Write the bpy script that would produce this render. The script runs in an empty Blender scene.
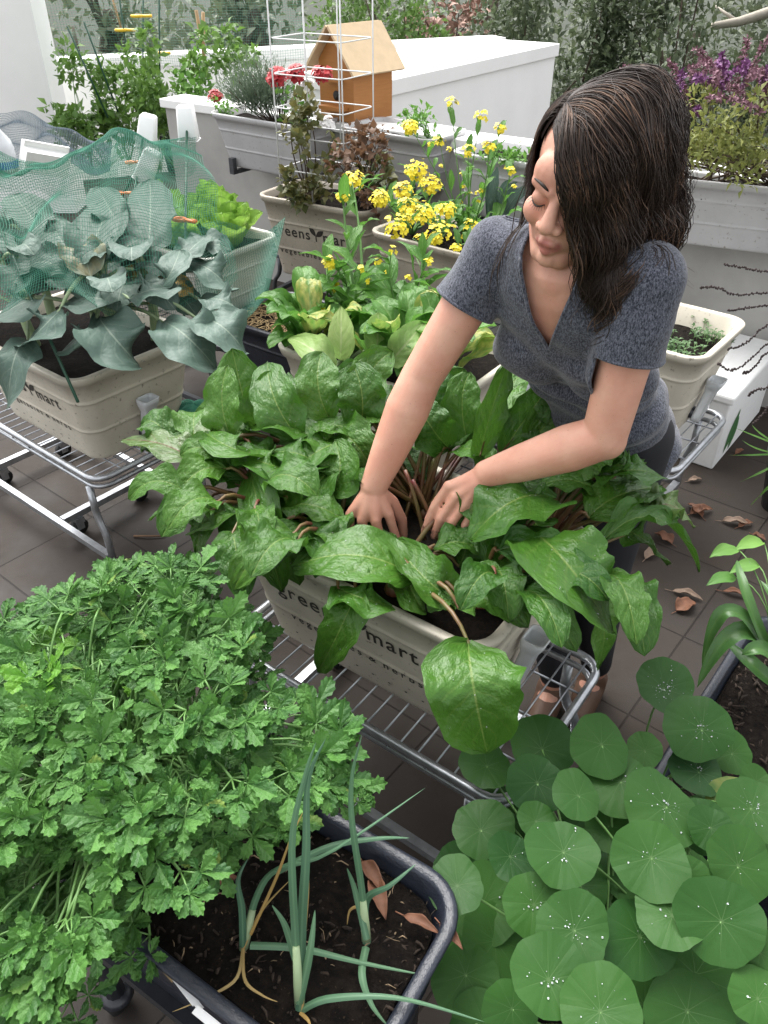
import bpy, math, random
from mathutils import Vector as V, Matrix, noise
R = math.radians
C = bpy.context.scene.collection
PI = math.pi
# ------------------------------------------------------------------ camera
H = 1.80; PITCH = R(36); F = 797.0
cp, sp = math.cos(PITCH), math.sin(PITCH)
CAM = V((0, 0, H))
def ray(u, v):
    x = (u-384)/F; y = (512-v)/F
    return V((x, cp+y*sp, -sp+y*cp))
def at(u, v, z):            # photo point on a horizontal plane of height z
    r = ray(u, v); t = (z-H)/r.z
    return V((r.x*t, r.y*t, z))
def dp(u, v, t):            # photo point at depth t
    return CAM + ray(u, v)*t
def proj(p):
    q = p-CAM; d = q.y*cp-q.z*sp; up = q.y*sp+q.z*cp
    return (384+q.x/d*F, 512-up/d*F)
cd = bpy.data.cameras.new('camera'); cam = bpy.data.objects.new('camera', cd); C.objects.link(cam)
cam.location = CAM; cam.rotation_euler = (PI/2-PITCH, 0, 0)
cd.sensor_fit = 'VERTICAL'; cd.sensor_height = 36; cd.lens = F/1024*36; cd.clip_end = 500; cd.clip_start = .02
S = bpy.context.scene; S.camera = cam
# ------------------------------------------------------------------ light
w = bpy.data.worlds.new("World"); S.world = w; w.use_nodes = True
nt = w.node_tree; bg = nt.nodes['Background']
sk = nt.nodes.new('ShaderNodeTexSky'); sk.sky_type = 'NISHITA'; sk.sun_disc = False
SE, SR = R(60), R(-28)
sk.sun_elevation = SE; sk.sun_rotation = SR; sk.air_density = 1.0; sk.dust_density = 3.0
hs = nt.nodes.new('ShaderNodeHueSaturation'); hs.inputs['Saturation'].default_value = .10
nt.links.new(sk.outputs[0], hs.inputs['Color']); nt.links.new(hs.outputs[0], bg.inputs[0]); bg.inputs[1].default_value = .15
sd = bpy.data.lights.new('sun', 'SUN'); sun = bpy.data.objects.new('sun', sd); C.objects.link(sun)
sd.energy = 1.45; sd.angle = R(45); sd.color = (1, .97, .92)
# broad cloud-softened sun high beyond the terrace, a little to the left
dirv = V((math.sin(SR)*math.cos(SE), math.cos(SR)*math.cos(SE), math.sin(SE)))
sun.rotation_euler = (-dirv).to_track_quat('-Z', 'Y').to_euler()
S.view_settings.view_transform = 'Standard'; S.view_settings.look = 'None'; S.view_settings.gamma = 1
S.view_settings.exposure = 1.58; S.view_settings.use_curve_mapping = False
S.render.engine = 'CYCLES'
# ------------------------------------------------------------------ materials
class NT:
    def __init__(s, name):
        s.m = bpy.data.materials.new(name); s.m.use_nodes = True; s.t = s.m.node_tree; s.n = s.t.nodes
        s.p = s.n['Principled BSDF']; s.out = s.n['Material Output']
    def node(s, typ, **kw):
        n = s.n.new('ShaderNode'+typ)
        for k, v in kw.items(): setattr(n, k, v)
        return n
    def put(s, inp, v):
        if hasattr(v, 'is_output') or isinstance(v, bpy.types.NodeSocket): s.t.links.new(v, inp)
        else:
            if isinstance(v, (tuple, list)) and len(v) == 3 and len(inp.default_value) == 4: v = (*v, 1)
            inp.default_value = v
    def math(s, op, a, b=0.0, c=None, clamp=False):
        n = s.node('Math', operation=op, use_clamp=clamp); s.put(n.inputs[0], a); s.put(n.inputs[1], b)
        if c is not None: s.put(n.inputs[2], c)
        return n.outputs[0]
    def mix(s, f, a, b):
        n = s.node('MixRGB'); s.put(n.inputs[0], f); s.put(n.inputs[1], a); s.put(n.inputs[2], b); return n.outputs[0]
    def noise(s, scale, detail=3, rough=.55, vec=None, out=0):
        n = s.node('TexNoise'); n.inputs['Scale'].default_value = scale; n.inputs['Detail'].default_value = detail
        n.inputs['Roughness'].default_value = rough
        if vec is not None: s.put(n.inputs['Vector'], vec)
        return n.outputs[out]
    def ramp(s, f, lo, hi):
        n = s.node('MapRange'); n.clamp = True; s.put(n.inputs[0], f); n.inputs[1].default_value = lo; n.inputs[2].default_value = hi
        return n.outputs[0]
    def bump(s, h, strength, dist=.01):
        n = s.node('Bump'); s.put(n.inputs['Height'], h); n.inputs['Strength'].default_value = strength; n.inputs['Distance'].default_value = dist
        s.t.links.new(n.outputs[0], s.p.inputs['Normal']); return n.outputs[0]
    def obj(s): return s.node('TexCoord').outputs['Object']
    def uv(s): return s.node('TexCoord').outputs['UV']
    def island(s): return s.node('NewGeometry').outputs['Random Per Island']
    def set(s, col=None, rough=None, metal=None, spec=None):
        if col is not None: s.put(s.p.inputs['Base Color'], col)
        if rough is not None: s.put(s.p.inputs['Roughness'], rough)
        if metal is not None: s.put(s.p.inputs['Metallic'], metal)
        if spec is not None: s.put(s.p.inputs['Specular IOR Level'], spec)
def simple(name, col, rough=.6, var=.2, scale=12, metal=0, bump=0, bscale=60, spec=.5, col2=None):
    M = NT(name); c2 = col2 or tuple(c*(1-var) for c in col)
    f = M.ramp(M.noise(scale, 5, .6, M.obj()), .35, .7)
    M.set(M.mix(f, col, c2), rough, metal, spec)
    if bump: M.bump(M.noise(bscale, 4, .6, M.obj()), bump, .004)
    return M.m
def plastic(name, col, dirt=.35):
    M = NT(name); o = M.obj()
    f = M.ramp(M.noise(5, 6, .65, o), .4, .8)
    sp_ = M.ramp(M.noise(70, 3, .6, o), .62, .72)
    c = M.mix(M.math('MULTIPLY', f, dirt), col, tuple(x*.6 for x in col))
    c = M.mix(M.math('MULTIPLY', sp_, .45*dirt/.35), c, (.16, .13, .1))
    M.set(c, .42, 0, .4); M.bump(M.noise(180, 2, .5, o), .08, .002); return M.m
def leafmat(name, c1, c2, vein, nv=7, slant=.55, vw=.05, rough=.38, bump=.6, trans=.25, spec=.5, veinmix=.6, spots=None, radial=False, yellow=None, quilt=.5):
    M = NT(name); uv = M.uv(); sx = M.node('SeparateXYZ'); M.t.links.new(uv, sx.inputs[0])
    isl = M.island()
    a = M.math('ABSOLUTE', M.math('MULTIPLY_ADD', sx.outputs[0], 2.0, -1.0))
    if radial:
        x = M.math('MULTIPLY_ADD', sx.outputs[0], 2.0, -1.0); y = M.math('MULTIPLY_ADD', sx.outputs[1], 2.0, -1.0)
        ang = M.math('ARCTAN2', y, x); rr = M.math('SQRT', M.math('ADD', M.math('MULTIPLY', x, x), M.math('MULTIPLY', y, y)))
        ff = M.math('ABSOLUTE', M.math('SUBTRACT', M.math('FRACT', M.math('MULTIPLY', ang, nv/(2*PI))), .5))   # .5 on a vein
        dv = M.math('MULTIPLY', M.math('SUBTRACT', .5, ff), rr)
        vmask = M.math('MULTIPLY', M.math('SUBTRACT', 1.0, M.ramp(dv, .006, vw)), M.math('SUBTRACT', 1.0, M.ramp(rr, .15, .85)))
        dot = M.math('SUBTRACT', 1.0, M.ramp(rr, .03, .07)); vmask = M.math('MAXIMUM', vmask, dot)
        h = M.math('ADD', M.ramp(dv, 0, .18), M.math('MULTIPLY', M.noise(14, 3, .5, uv), .4))
    else:
        # midrib, side veins slanting towards the tip
        wob = M.math('MULTIPLY_ADD', M.noise(4, 2, .5, uv), .12, -.06)
        s_ = M.math('ADD', M.math('MULTIPLY', M.math('SUBTRACT', sx.outputs[1], M.math('MULTIPLY', a, slant/ max(nv,1)*2.2)), nv), M.math('MULTIPLY', wob, 6))
        fr = M.math('ABSOLUTE', M.math('SUBTRACT', M.math('FRACT', s_), .5))
        lat = M.math('SUBTRACT', 1.0, M.ramp(fr, .02, .09+vw))
        lat = M.math('MULTIPLY', lat, M.math('SUBTRACT', 1.0, M.ramp(a, .45, .95)))
        mid = M.math('SUBTRACT', 1.0, M.ramp(a, vw*.5, vw*1.6))
        vmask = M.math('MAXIMUM', mid, M.math('MULTIPLY', lat, .28))
        h = M.math('ADD', M.math('MULTIPLY', M.ramp(fr, 0, .45), quilt), M.math('MULTIPLY', M.ramp(a, 0, .22), .5))
        h = M.math('ADD', h, M.math('MULTIPLY', M.noise(12, 4, .55, uv), 1.0))
    f = M.math('ADD', M.math('MULTIPLY', isl, .7), M.math('MULTIPLY_ADD', M.noise(6, 3, .5, M.obj()), .8, -.25), clamp=True)
    c = M.mix(f, c1, c2)
    if yellow:
        c = M.mix(M.math('MULTIPLY', M.ramp(isl, 1-yellow[1], 1-yellow[1]+.02), M.ramp(M.noise(5, 2, .5, uv), .3, .6)), c, yellow[0])
    c = M.mix(M.math('MULTIPLY', vmask, veinmix), c, vein)
    if spots: c = M.mix(M.math('MULTIPLY', M.ramp(M.noise(5, 3, .6, uv), .52, .66), M.ramp(isl, .8, .83)), c, spots)
    M.set(c, M.math('MULTIPLY_ADD', M.noise(25, 2, .5, uv), .25, rough-.12), 0, spec)
    nb = M.bump(h, bump, .006)
    tr = M.node('BsdfTranslucent'); M.t.links.new(nb, tr.inputs['Normal'])
    M.put(tr.inputs[0], M.mix(.5, c, tuple(min(1, x*2.0) for x in c2)))
    mx = M.node('MixShader'); mx.inputs[0].default_value = trans
    M.t.links.new(M.p.outputs[0], mx.inputs[1]); M.t.links.new(tr.outputs[0], mx.inputs[2]); M.t.links.new(mx.outputs[0], M.out.inputs[0])
    return M.m
MT = {}
MT['cream'] = plastic('cream_plastic', (.60, .55, .455), .55)
MT['cream_old'] = plastic('weathered_cream_plastic', (.45, .40, .33), .8)
MT['pale'] = plastic('pale_plastic', (.52, .52, .47), .4)
MT['grey_plastic'] = plastic('grey_plastic', (.47, .465, .47), .5)
MT['black_plastic'] = simple('black_plastic', (.022, .024, .030), .33, .3, 30, bump=.15, bscale=300)
MT['navy_rim'] = simple('wet_black_plastic', (.020, .024, .036), .28, .3, 40, bump=.35, bscale=220)
MT['ink'] = simple('dark_ink', (.03, .026, .022), .6)
MT['metal'] = simple('galvanised_steel', (.50, .52, .55), .36, .35, 30, metal=.85, bump=.05)
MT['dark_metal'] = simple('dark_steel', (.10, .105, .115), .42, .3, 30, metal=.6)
MT['rubber'] = simple('black_rubber', (.012, .012, .012), .6)
MT['clear'] = simple('milky_plastic', (.62, .64, .66), .25, .1)
M = NT('clear_tube'); M.set((.75, .78, .8), .2); M.p.inputs['Transmission Weight'].default_value = .45; MT['tube'] = M.m
M = NT('dark_soil'); o = M.obj()
c = M.mix(M.ramp(M.noise(60, 5, .7, o), .4, .65), (.012, .009, .007), (.05, .036, .026))
c = M.mix(M.ramp(M.noise(140, 2, .5, o), .68, .74), c, (.18, .12, .07))
c = M.mix(.6, c, (.006, .0045, .004)); M.set(c, .95, 0, .15); M.bump(M.noise(70, 6, .75, o), 1.0, .03); MT['soil'] = M.m
MT['white'] = simple('white_render', (.88, .88, .86), .8, .06, 3, bump=.15, bscale=90)
MT['wall_grey'] = simple('off_white_render', (.42, .41, .39), .85, .25, 3, bump=.15, bscale=90)
MT['white_plastic'] = simple('white_plastic', (.8, .8, .8), .4, .05)
MT['foam'] = simple('white_foam', (.8, .8, .79), .7, .06, 30, bump=.2, bscale=250)
MT['orange'] = simple('orange_plastic', (.75, .19, .03), .4, .1)
MT['yellow_clip'] = simple('yellow_plastic', (.8, .5, .03), .4, .1)
MT['blue_cap'] = simple('blue_plastic', (.03, .10, .45), .35, .1)
MT['stake'] = simple('green_coated_stake', (.015, .07, .04), .45, .2)
MT['cane'] = simple('bamboo_cane', (.42, .27, .13), .6, .35)
MT['wire_white'] = simple('white_wire', (.7, .7, .7), .45, .1)
MT['net'] = simple('green_net', (.045, .22, .145), .55, .2)
MT['net_dark'] = simple('grey_shade_net', (.10, .14, .17), .6, .2)
MT['twig'] = simple('dry_twig', (.16, .09, .05), .8, .3)
MT['dark_twig'] = simple('dark_seed_stalk', (.035, .022, .021), .8, .3)
MT['bark'] = simple('tree_bark', (.10, .075, .055), .9, .5, 6, bump=.8, bscale=18)
MT['bark_pale'] = simple('pale_bark', (.42, .38, .32), .9, .3, 8, bump=.4, bscale=18)
MT['drop'] = None
M = NT('water_drops'); M.set((.92, .95, .97), .03, 0, .8); M.p.inputs['Transmission Weight'].default_value = .7; M.p.inputs['IOR'].default_value = 1.33; MT['drop'] = M.m
M = NT('honey_wood'); o = M.obj(); mp = M.node('Mapping'); mp.inputs['Scale'].default_value = (3, 3, 45); M.t.links.new(o, mp.inputs[0])
M.set(M.mix(M.noise(3, 4, .6, mp.outputs[0]), (.44, .19, .05), (.30, .115, .03)), .55); MT['wood'] = M.m
MT['roofwood'] = simple('pale_ply', (.56, .42, .26), .6, .12, 20)
MT['red'] = simple('red_petals', (.42, .008, .015), .5, .3, 50)
MT['yellow'] = simple('yellow_petals', (.80, .66, .02), .5, .15, 80)
MT['purple'] = simple('purple_petals', (.20, .055, .20), .6, .4, 60)
MT['mauve'] = simple('mauve_bracts', (.24, .11, .15), .7, .4, 60)
MT['pink'] = simple('pink_blossom', (.36, .22, .17), .7, .4, 10)
MT['white_petal'] = simple('white_petals', (.8, .78, .76), .6, .1)
MT['straw'] = simple('straw', (.48, .34, .17), .8, .45, 60)
MT['chip'] = simple('wood_chips', (.35, .25, .15), .8, .4, 80)
MT['dead'] = simple('dead_leaf', (.20, .085, .045), .7, .45, 40)
MT['dead_pale'] = simple('pale_dead_leaf', (.26, .18, .13), .7, .35, 40)
# foliage
MT['beet'] = leafmat('beet_leaf', (.020, .082, .009), (.070, .172, .020), (.20, .27, .07), 7, .8, .022, .34, .9, .18, .38, .55, quilt=.16)
MT['beet_red'] = leafmat('red_tinged_leaf', (.05, .10, .025), (.10, .17, .04), (.13, .03, .03), 6, .8, .04, .36, .8, .2, .55, .7, spots=(.08, .025, .02))
MT['bok'] = leafmat('soft_green_leaf', (.050, .16, .022), (.115, .26, .045), (.22, .34, .12), 5, .8, .05, .42, .5, .3, .4, .55, yellow=((.45, .44, .12), .06))
MT['lettuce'] = leafmat('lettuce_leaf', (.12, .27, .03), (.24, .40, .07), (.34, .45, .18), 5, .8, .06, .42, .5, .35, .4, .5)
MT['brocc'] = leafmat('blue_green_leaf', (.042, .085, .066), (.105, .160, .128), (.26, .32, .25), 6, 1.0, .022, .50, .5, .10, .35, .6, yellow=((.55, .33, .06), .03), quilt=.2)
MT['parsley'] = leafmat('parsley_leaf', (.016, .076, .013), (.105, .255, .050), (.11, .24, .06), 4, .9, .05, .46, .5, .18, .42, .4, yellow=((.30, .34, .06), .012))
MT['parsley_lt'] = leafmat('young_parsley_leaf', (.09, .27, .03), (.16, .35, .04), (.18, .36, .08), 4, .9, .05, .42, .5, .3, .5, .4)
MT['nast'] = leafmat('nasturtium_leaf', (.010, .050, .008), (.038, .112, .018), (.10, .17, .065), 9, 0, .013, .52, .14, .18, .25, .5, radial=True, yellow=((.13, .16, .035), .05))
MT['leek'] = leafmat('leek_leaf', (.06, .135, .085), (.10, .20, .105), (.2, .36, .2), 1, 0, .2, .42, .15, .15, .4, .3)
MT['leek_dry'] = leafmat('dry_leek_leaf', (.36, .22, .06), (.42, .31, .14), (.6, .45, .2), 1, 0, .2, .6, .15, .2, .3, .3)
MT['strap'] = leafmat('strap_leaf', (.032, .10, .025), (.075, .18, .04), (.1, .2, .05), 1, 0, .15, .38, .15, .2, .5, .4)
def bush(name, c1, c2, rough=.5, trans=.25): return leafmat(name, c1, c2, c2, 1, 0, .1, rough, .1, trans, .4, .1)
MT['hedge'] = bush('hedge_leaf', (.028, .048, .022), (.105, .135, .070))
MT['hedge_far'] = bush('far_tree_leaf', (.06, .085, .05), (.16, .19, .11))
MT['tree'] = bush('tree_leaf', (.05, .10, .025), (.14, .24, .06))
MT['bean'] = bush('bean_leaf', (.05, .12, .022), (.15, .27, .055))
MT['rosemary'] = bush('rosemary_leaf', (.06, .10, .065), (.16, .21, .14))
MT['salvia'] = bush('salvia_leaf', (.08, .11, .025), (.33, .35, .10))
MT['geran'] = bush('tired_geranium_leaf', (.05, .09, .025), (.15, .13, .045))
MT['brown'] = bush('browned_leaf', (.10, .06, .035), (.17, .09, .05))
MT['herb'] = bush('herb_leaf', (.06, .17, .03), (.16, .32, .06))
MT['seedling'] = bush('seedling_leaf', (.06, .13, .05), (.13, .22, .09))
MT['stem_g'] = simple('green_stem', (.13, .27, .07), .5, .3)
MT['stem_pale'] = simple('pale_green_stem', (.30, .40, .22), .5, .25)
MT['stem_red'] = simple('red_green_stem', (.13, .12, .035), .45, .3, 12, col2=(.15, .022, .03))
MT['stem_brown'] = simple('brown_stem', (.09, .06, .035), .8, .3)
# ------------------------------------------------------------------ mesh builder
class MB:
    def __init__(s): s.v = []; s.f = []; s.uv = []
    def add(s, vs, fs, uvs=None):
        b = len(s.v); s.v += [tuple(p) for p in vs]; s.f += [tuple(i+b for i in f) for f in fs]
        s.uv += uvs if uvs else [(0, 0)]*len(vs)
    def tube(s, pts, r, n=6, cap=True):
        pts = [V(p) for p in pts]; m = len(pts)
        rr = r if isinstance(r, (list, tuple)) else [r]*m
        vs = []; fs = []; prev = None
        for i, p in enumerate(pts):
            T = (pts[min(i+1, m-1)]-pts[max(i-1, 0)])
            T = T.normalized() if T.length > 1e-9 else V((0, 0, 1))
            if prev is None:
                a = V((0, 0, 1)) if abs(T.z) < .9 else V((1, 0, 0)); X = T.cross(a).normalized()
            else:
                X = (prev-T*prev.dot(T)); X = X.normalized() if X.length > 1e-9 else T.orthogonal().normalized()
            prev = X; Y = T.cross(X)
            for k in range(n):
                an = 2*PI*k/n; vs.append(p+(X*math.cos(an)+Y*math.sin(an))*rr[i])
        for i in range(m-1):
            for k in range(n): fs.append((i*n+k, i*n+(k+1) % n, (i+1)*n+(k+1) % n, (i+1)*n+k))
        if cap and n > 2: fs += [tuple(range(n))[::-1], tuple(range((m-1)*n, m*n))]
        s.add(vs, fs, [(0.5, .5)]*len(vs))
    def loop(s, pts, r, n=6):        # closed tube
        pts = [V(p) for p in pts]; m = len(pts); vs = []; fs = []
        for i, p in enumerate(pts):
            T = (pts[(i+1) % m]-pts[i-1]).normalized(); Z = V((0, 0, 1)) if abs(T.z) < .9 else V((1, 0, 0)); X = T.cross(Z).normalized(); Y = X.cross(T)
            for k in range(n): an = 2*PI*k/n; vs.append(p+(X*math.cos(an)+Y*math.sin(an))*r)
        for i in range(m):
            for k in range(n): fs.append((i*n+k, i*n+(k+1) % n, ((i+1) % m)*n+(k+1) % n, ((i+1) % m)*n+k))
        s.add(vs, fs)
    def rings(s, rings, closed_ends=(False, False)):
        n = len(rings[0]); vs = [p for r in rings for p in r]; fs = []
        for i in range(len(rings)-1):
            for k in range(n): fs.append((i*n+k, i*n+(k+1) % n, (i+1)*n+(k+1) % n, (i+1)*n+k))
        if closed_ends[0]: fs.append(tuple(range(n))[::-1])
        if closed_ends[1]: fs.append(tuple(range((len(rings)-1)*n, len(rings)*n)))
        s.add(vs, fs)
    def box(s, lo, hi, M=None):
        x0, y0, z0 = lo; x1, y1, z1 = hi
        vs = [V(p) for p in ((x0,y0,z0),(x1,y0,z0),(x1,y1,z0),(x0,y1,z0),(x0,y0,z1),(x1,y0,z1),(x1,y1,z1),(x0,y1,z1))]
        if M is not None: vs = [M @ p for p in vs]
        s.add(vs, [(3,2,1,0),(4,5,6,7),(0,1,5,4),(1,2,6,5),(2,3,7,6),(3,0,4,7)])
    def ball(s, c, r, nu=8, nv=6, M=None):
        rx, ry, rz = r if isinstance(r, (tuple, list)) else (r, r, r)
        vs = []; fs = []; c = V(c)
        for i in range(nv+1):
            th = PI*i/nv
            for k in range(nu):
                ph = 2*PI*k/nu; q = V((rx*math.sin(th)*math.cos(ph), ry*math.sin(th)*math.sin(ph), rz*math.cos(th)))
                vs.append(c+((M @ q) if M is not None else q))
        for i in range(nv):
            for k in range(nu): fs.append((i*nu+k, (i+1)*nu+k, (i+1)*nu+(k+1) % nu, i*nu+(k+1) % nu))
        s.add(vs, fs)
    def build(s, name, mat, parent=None, world=False, smooth=True):
        me = bpy.data.meshes.new(name)
        off = V((0, 0, 0))
        if world and parent is not None:
            q = parent
            while q is not None: off += q.location; q = q.parent
        me.from_pydata([tuple(V(p)-off) for p in s.v] if off.length else s.v, [], s.f)
        ul = me.uv_layers.new(name='UVMap'); uv = s.uv
        li = [0]*len(me.loops); me.loops.foreach_get('vertex_index', li)
        ul.data.foreach_set('uv', [c for i in li for c in uv[i]])
        if smooth: me.polygons.foreach_set('use_smooth', [True]*len(me.polygons))
        me.materials.append(mat); me.update()
        o = bpy.data.objects.new(name, me); C.objects.link(o)
        if parent is not None: o.parent = parent
        return o
def tag(o, label=None, cat=None, group=None, kind=None):
    if label: o['label'] = label
    if cat: o['category'] = cat
    if group: o['group'] = group
    if kind: o['kind'] = kind
    return o
def thing(name, label, cat, loc=(0, 0, 0), rz=0, group=None):
    o = bpy.data.objects.new(name, None); C.objects.link(o); o.location = loc; o.rotation_euler = (0, 0, rz); o.empty_display_size = .1
    return tag(o, label, cat, group)
def rrect(L, W, r, z, seg=6):
    pts = []
    for cx, cy, a0 in ((L/2-r, W/2-r, 0), (-L/2+r, W/2-r, 90), (-L/2+r, -W/2+r, 180), (L/2-r, -W/2+r, 270)):
        for i in range(seg+1):
            a = R(a0+90*i/seg); pts.append(V((cx+r*math.cos(a), cy+r*math.sin(a), z)))
    return pts
def bez(a, b, c, n):
    a, b, c = V(a), V(b), V(c); k = b*2-(a+c)/2
    return [a*(1-t)**2+k*2*t*(1-t)+c*t*t for t in [i/(n-1) for i in range(n)]]
DROPS = None
PROF = {
 'beet': lambda s: (.04+.96*min(1, s/.24)**.7)*(1-.12*abs(s-.35))*(1 if s < .35 else max(0, 1-((s-.35)/.65)**2.5)**.55),
 'cab': lambda s: (.10+.90*math.sin(PI/2*min(1, s/.5))**1.3)*(max(0, 1-max(0, (s-.55)/.45)**2.4)**.55),
 'bok': lambda s: max(0, math.sin(PI*s**.9))**.6,
 'spoon': lambda s: .12+.88*(math.sin(PI*max(0, (s-.25)/.75)**.85)**.6 if s > .25 else 0) if s < .999 else .02,
 'round': lambda s: math.sqrt(max(0, 1-(2*s-1)**2)),
 'lance': lambda s: max(0, math.sin(PI*s**.75))**1.0,
 'strap': lambda s: min(1, (1-s)*3.0)**.6*(.75+.25*min(1, s*4)),
}
def leaf(mb, b, m, t, width, up=(0, 0, 1), prof='beet', nu=8, nv=13, cup=.12, wave=.14, freq=3.0, puck=.05, rnd=random, jag=0.0, twist=0.0, drops=0, dr=(.0006, .0013)):
    C_ = bez(b, m, t, nv); up = V(up); ph = rnd.random()*9; ph2 = rnd.random()*9; ns = rnd.random()*50
    vs = []; uvs = []; P = PROF[prof]
    for i, c in enumerate(C_):
        s = i/(nv-1); T = (C_[min(i+1, nv-1)]-C_[max(i-1, 0)]).normalized()
        Sd = T.cross(up)
        Sd = Sd.normalized() if Sd.length > 1e-4 else T.orthogonal().normalized()
        if twist: Sd = (Matrix.Rotation(twist*(.4+.6*s), 3, T) @ Sd)
        N = Sd.cross(T)
        hw = width/2*P(s)
        for k in range(nu+1):
            j = 2*k/nu-1; e = abs(j)
            sg = 1 if j > 0 else -1
            wv = wave*width/2*e**1.8*math.sin(freq*2*PI*s+(ph if sg > 0 else ph2))*math.sin(PI*min(1, s*1.1+.1))
            pk = puck*width/2*(abs(math.sin(PI*(6*(s-.25*e))))-.5)*min(1, e*3)*(1-e*.5)
            nz = (noise.noise(V((s*5+ns, j*2.5, ns)))*.06+noise.noise(V((s*13+ns, j*5, ns)))*.028)*width*min(1, e*2)
            jj = 1+jag*math.sin(freq*9*s+ph*2+sg)*(e**3) + (noise.noise(V((s*7+ns, sg*3, 1)))*.12*e**2)
            p = c+Sd*(hw*j*jj*(1-cup*.5*e))+N*(cup*hw*e*e+wv+pk+nz)
            vs.append(p); uvs.append(((j+1)/2, s))
    n = nu+1; fs = [(i*n+k, i*n+k+1, (i+1)*n+k+1, (i+1)*n+k) for i in range(nv-1) for k in range(nu)]
    mb.add(vs, fs, uvs)
    if drops and DROPS is not None:
        for _ in range(drops):
            i = rnd.randrange(1, nv-2); k = rnd.randrange(1, nu-1); a, b2 = rnd.random(), rnd.random()
            p = vs[i*n+k].lerp(vs[i*n+k+1], a).lerp(vs[(i+1)*n+k].lerp(vs[(i+1)*n+k+1], a), b2)
            nn = (vs[i*n+k+1]-vs[i*n+k]).cross(vs[(i+1)*n+k]-vs[i*n+k]).normalized()
            if nn.z < 0: nn = -nn
            DROPS.append((p+nn*.0006, rnd.uniform(*dr)))
def drop_part(parent):
    mb = MB()
    for p, r in DROPS: mb.ball(p, (r, r, r*.75), 6, 4)
    o = mb.build('water_drops', MT['drop'], parent, True); o['kind'] = 'stuff'; return o
def mini(mb, p, d, n, ln, wd, fold=.25, rnd=random, droop=.15):   # small 6-vertex folded leaf
    d = V(d).normalized(); Sd = d.cross(V(n)); Sd = Sd.normalized() if Sd.length > 1e-4 else d.orthogonal().normalized(); N = Sd.cross(d)
    p = V(p); a = p; m = p+d*ln*.5+N*ln*.06; t = p+d*ln-N*ln*droop
    vs = [a, m+Sd*wd*.5+N*wd*fold*.5, m, m-Sd*wd*.5+N*wd*fold*.5, t]
    mb.add(vs, [(0, 2, 1), (0, 3, 2), (1, 2, 4), (2, 3, 4)], [(.5, 0), (1, .5), (.5, .5), (0, .5), (.5, 1)])
def rv(rnd=random):
    while 1:
        q = V((rnd.uniform(-1, 1), rnd.uniform(-1, 1), rnd.uniform(-1, 1)))
        if .05 < q.length <= 1: return q
def crown(mb, c, r, n, ln, wd, rnd, clumps=14, tight=.45, shell=.55, upb=.3):
    c = V(c); cs = []
    for _ in range(clumps):
        q = rv(rnd); q = q*(shell+(1-shell)*rnd.random())/max(q.length, .3); cs.append((V((c.x+q.x*r[0], c.y+q.y*r[1], c.z+q.z*r[2])), rnd.uniform(.6, 1.2)))
    for _ in range(n):
        k, sz = rnd.choice(cs); q = rv(rnd)
        p = k+V((q.x*r[0], q.y*r[1], q.z*r[2]))*tight*sz
        d = rv(rnd)+q*.6+V((0, 0, upb)); mini(mb, p, d, rv(rnd)+V((0, 0, 1)), ln*rnd.uniform(.6, 1.3), wd*rnd.uniform(.6, 1.2), rnd=rnd)
    return cs
def inpoly(p, poly):
    x, y = p; r = False; n = len(poly)
    for i in range(n):
        x0, y0 = poly[i]; x1, y1 = poly[i-1]
        if (y0 > y) != (y1 > y) and x < (x1-x0)*(y-y0)/(y1-y0)+x0: r = not r
    return r
# ================================================================== SETTING
EA = R(-36)                                   # shared direction of planters and tiles
def sheet(name, x0, x1, y0, y1, z, mat):
    mb = MB(); mb.add([(x0,y0,z),(x1,y0,z),(x1,y1,z),(x0,y1,z)], [(0,1,2,3)]); o = mb.build(name, mat, smooth=False); o['kind'] = 'structure'; return o
M = NT('terrace_tiles'); o = M.obj(); mp = M.node('Mapping'); mp.inputs['Rotation'].default_value = (0, 0, -EA+R(3)); M.t.links.new(o, mp.inputs[0])
bk = M.node('TexBrick'); M.t.links.new(mp.outputs[0], bk.inputs['Vector']); bk.offset = 0; bk.inputs['Scale'].default_value = 1
bk.inputs['Brick Width'].default_value = .40; bk.inputs['Row Height'].default_value = .40; bk.inputs['Mortar Size'].default_value = .0035; bk.inputs['Mortar Smooth'].default_value = .4
bk.inputs['Color1'].default_value = (.044, .036, .031, 1); bk.inputs['Color2'].default_value = (.030, .025, .022, 1); bk.inputs['Mortar'].default_value = (.009, .007, .006, 1)
st = M.ramp(M.noise(2.2, 6, .65, o), .38, .68); st2 = M.ramp(M.noise(9, 5, .7, o), .52, .72)
c = M.mix(M.math('MULTIPLY', st, .45), bk.outputs[0], (.045, .031, .022)); c = M.mix(M.math('MULTIPLY', st2, .4), c, (.022, .017, .014))
c = M.mix(M.ramp(M.noise(120, 3, .6, o), .68, .78), c, (.085, .066, .052))
M.set(c, M.math('MULTIPLY_ADD', st, .3, .52), 0, .22)
M.bump(M.math('ADD', M.math('MULTIPLY', bk.outputs[1], -1.0), M.math('MULTIPLY', M.noise(60, 4, .6, o), .12)), .5, .006)
MT['tile'] = M.m
sheet('terrace_floor', -6, 6, -2.5, 10.2, 0, MT['tile'])
sheet('garden_ground', -120, 120, -120, 220, -3.2, simple('garden_soil', (.03, .038, .022), .95, .4, 1))

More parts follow.
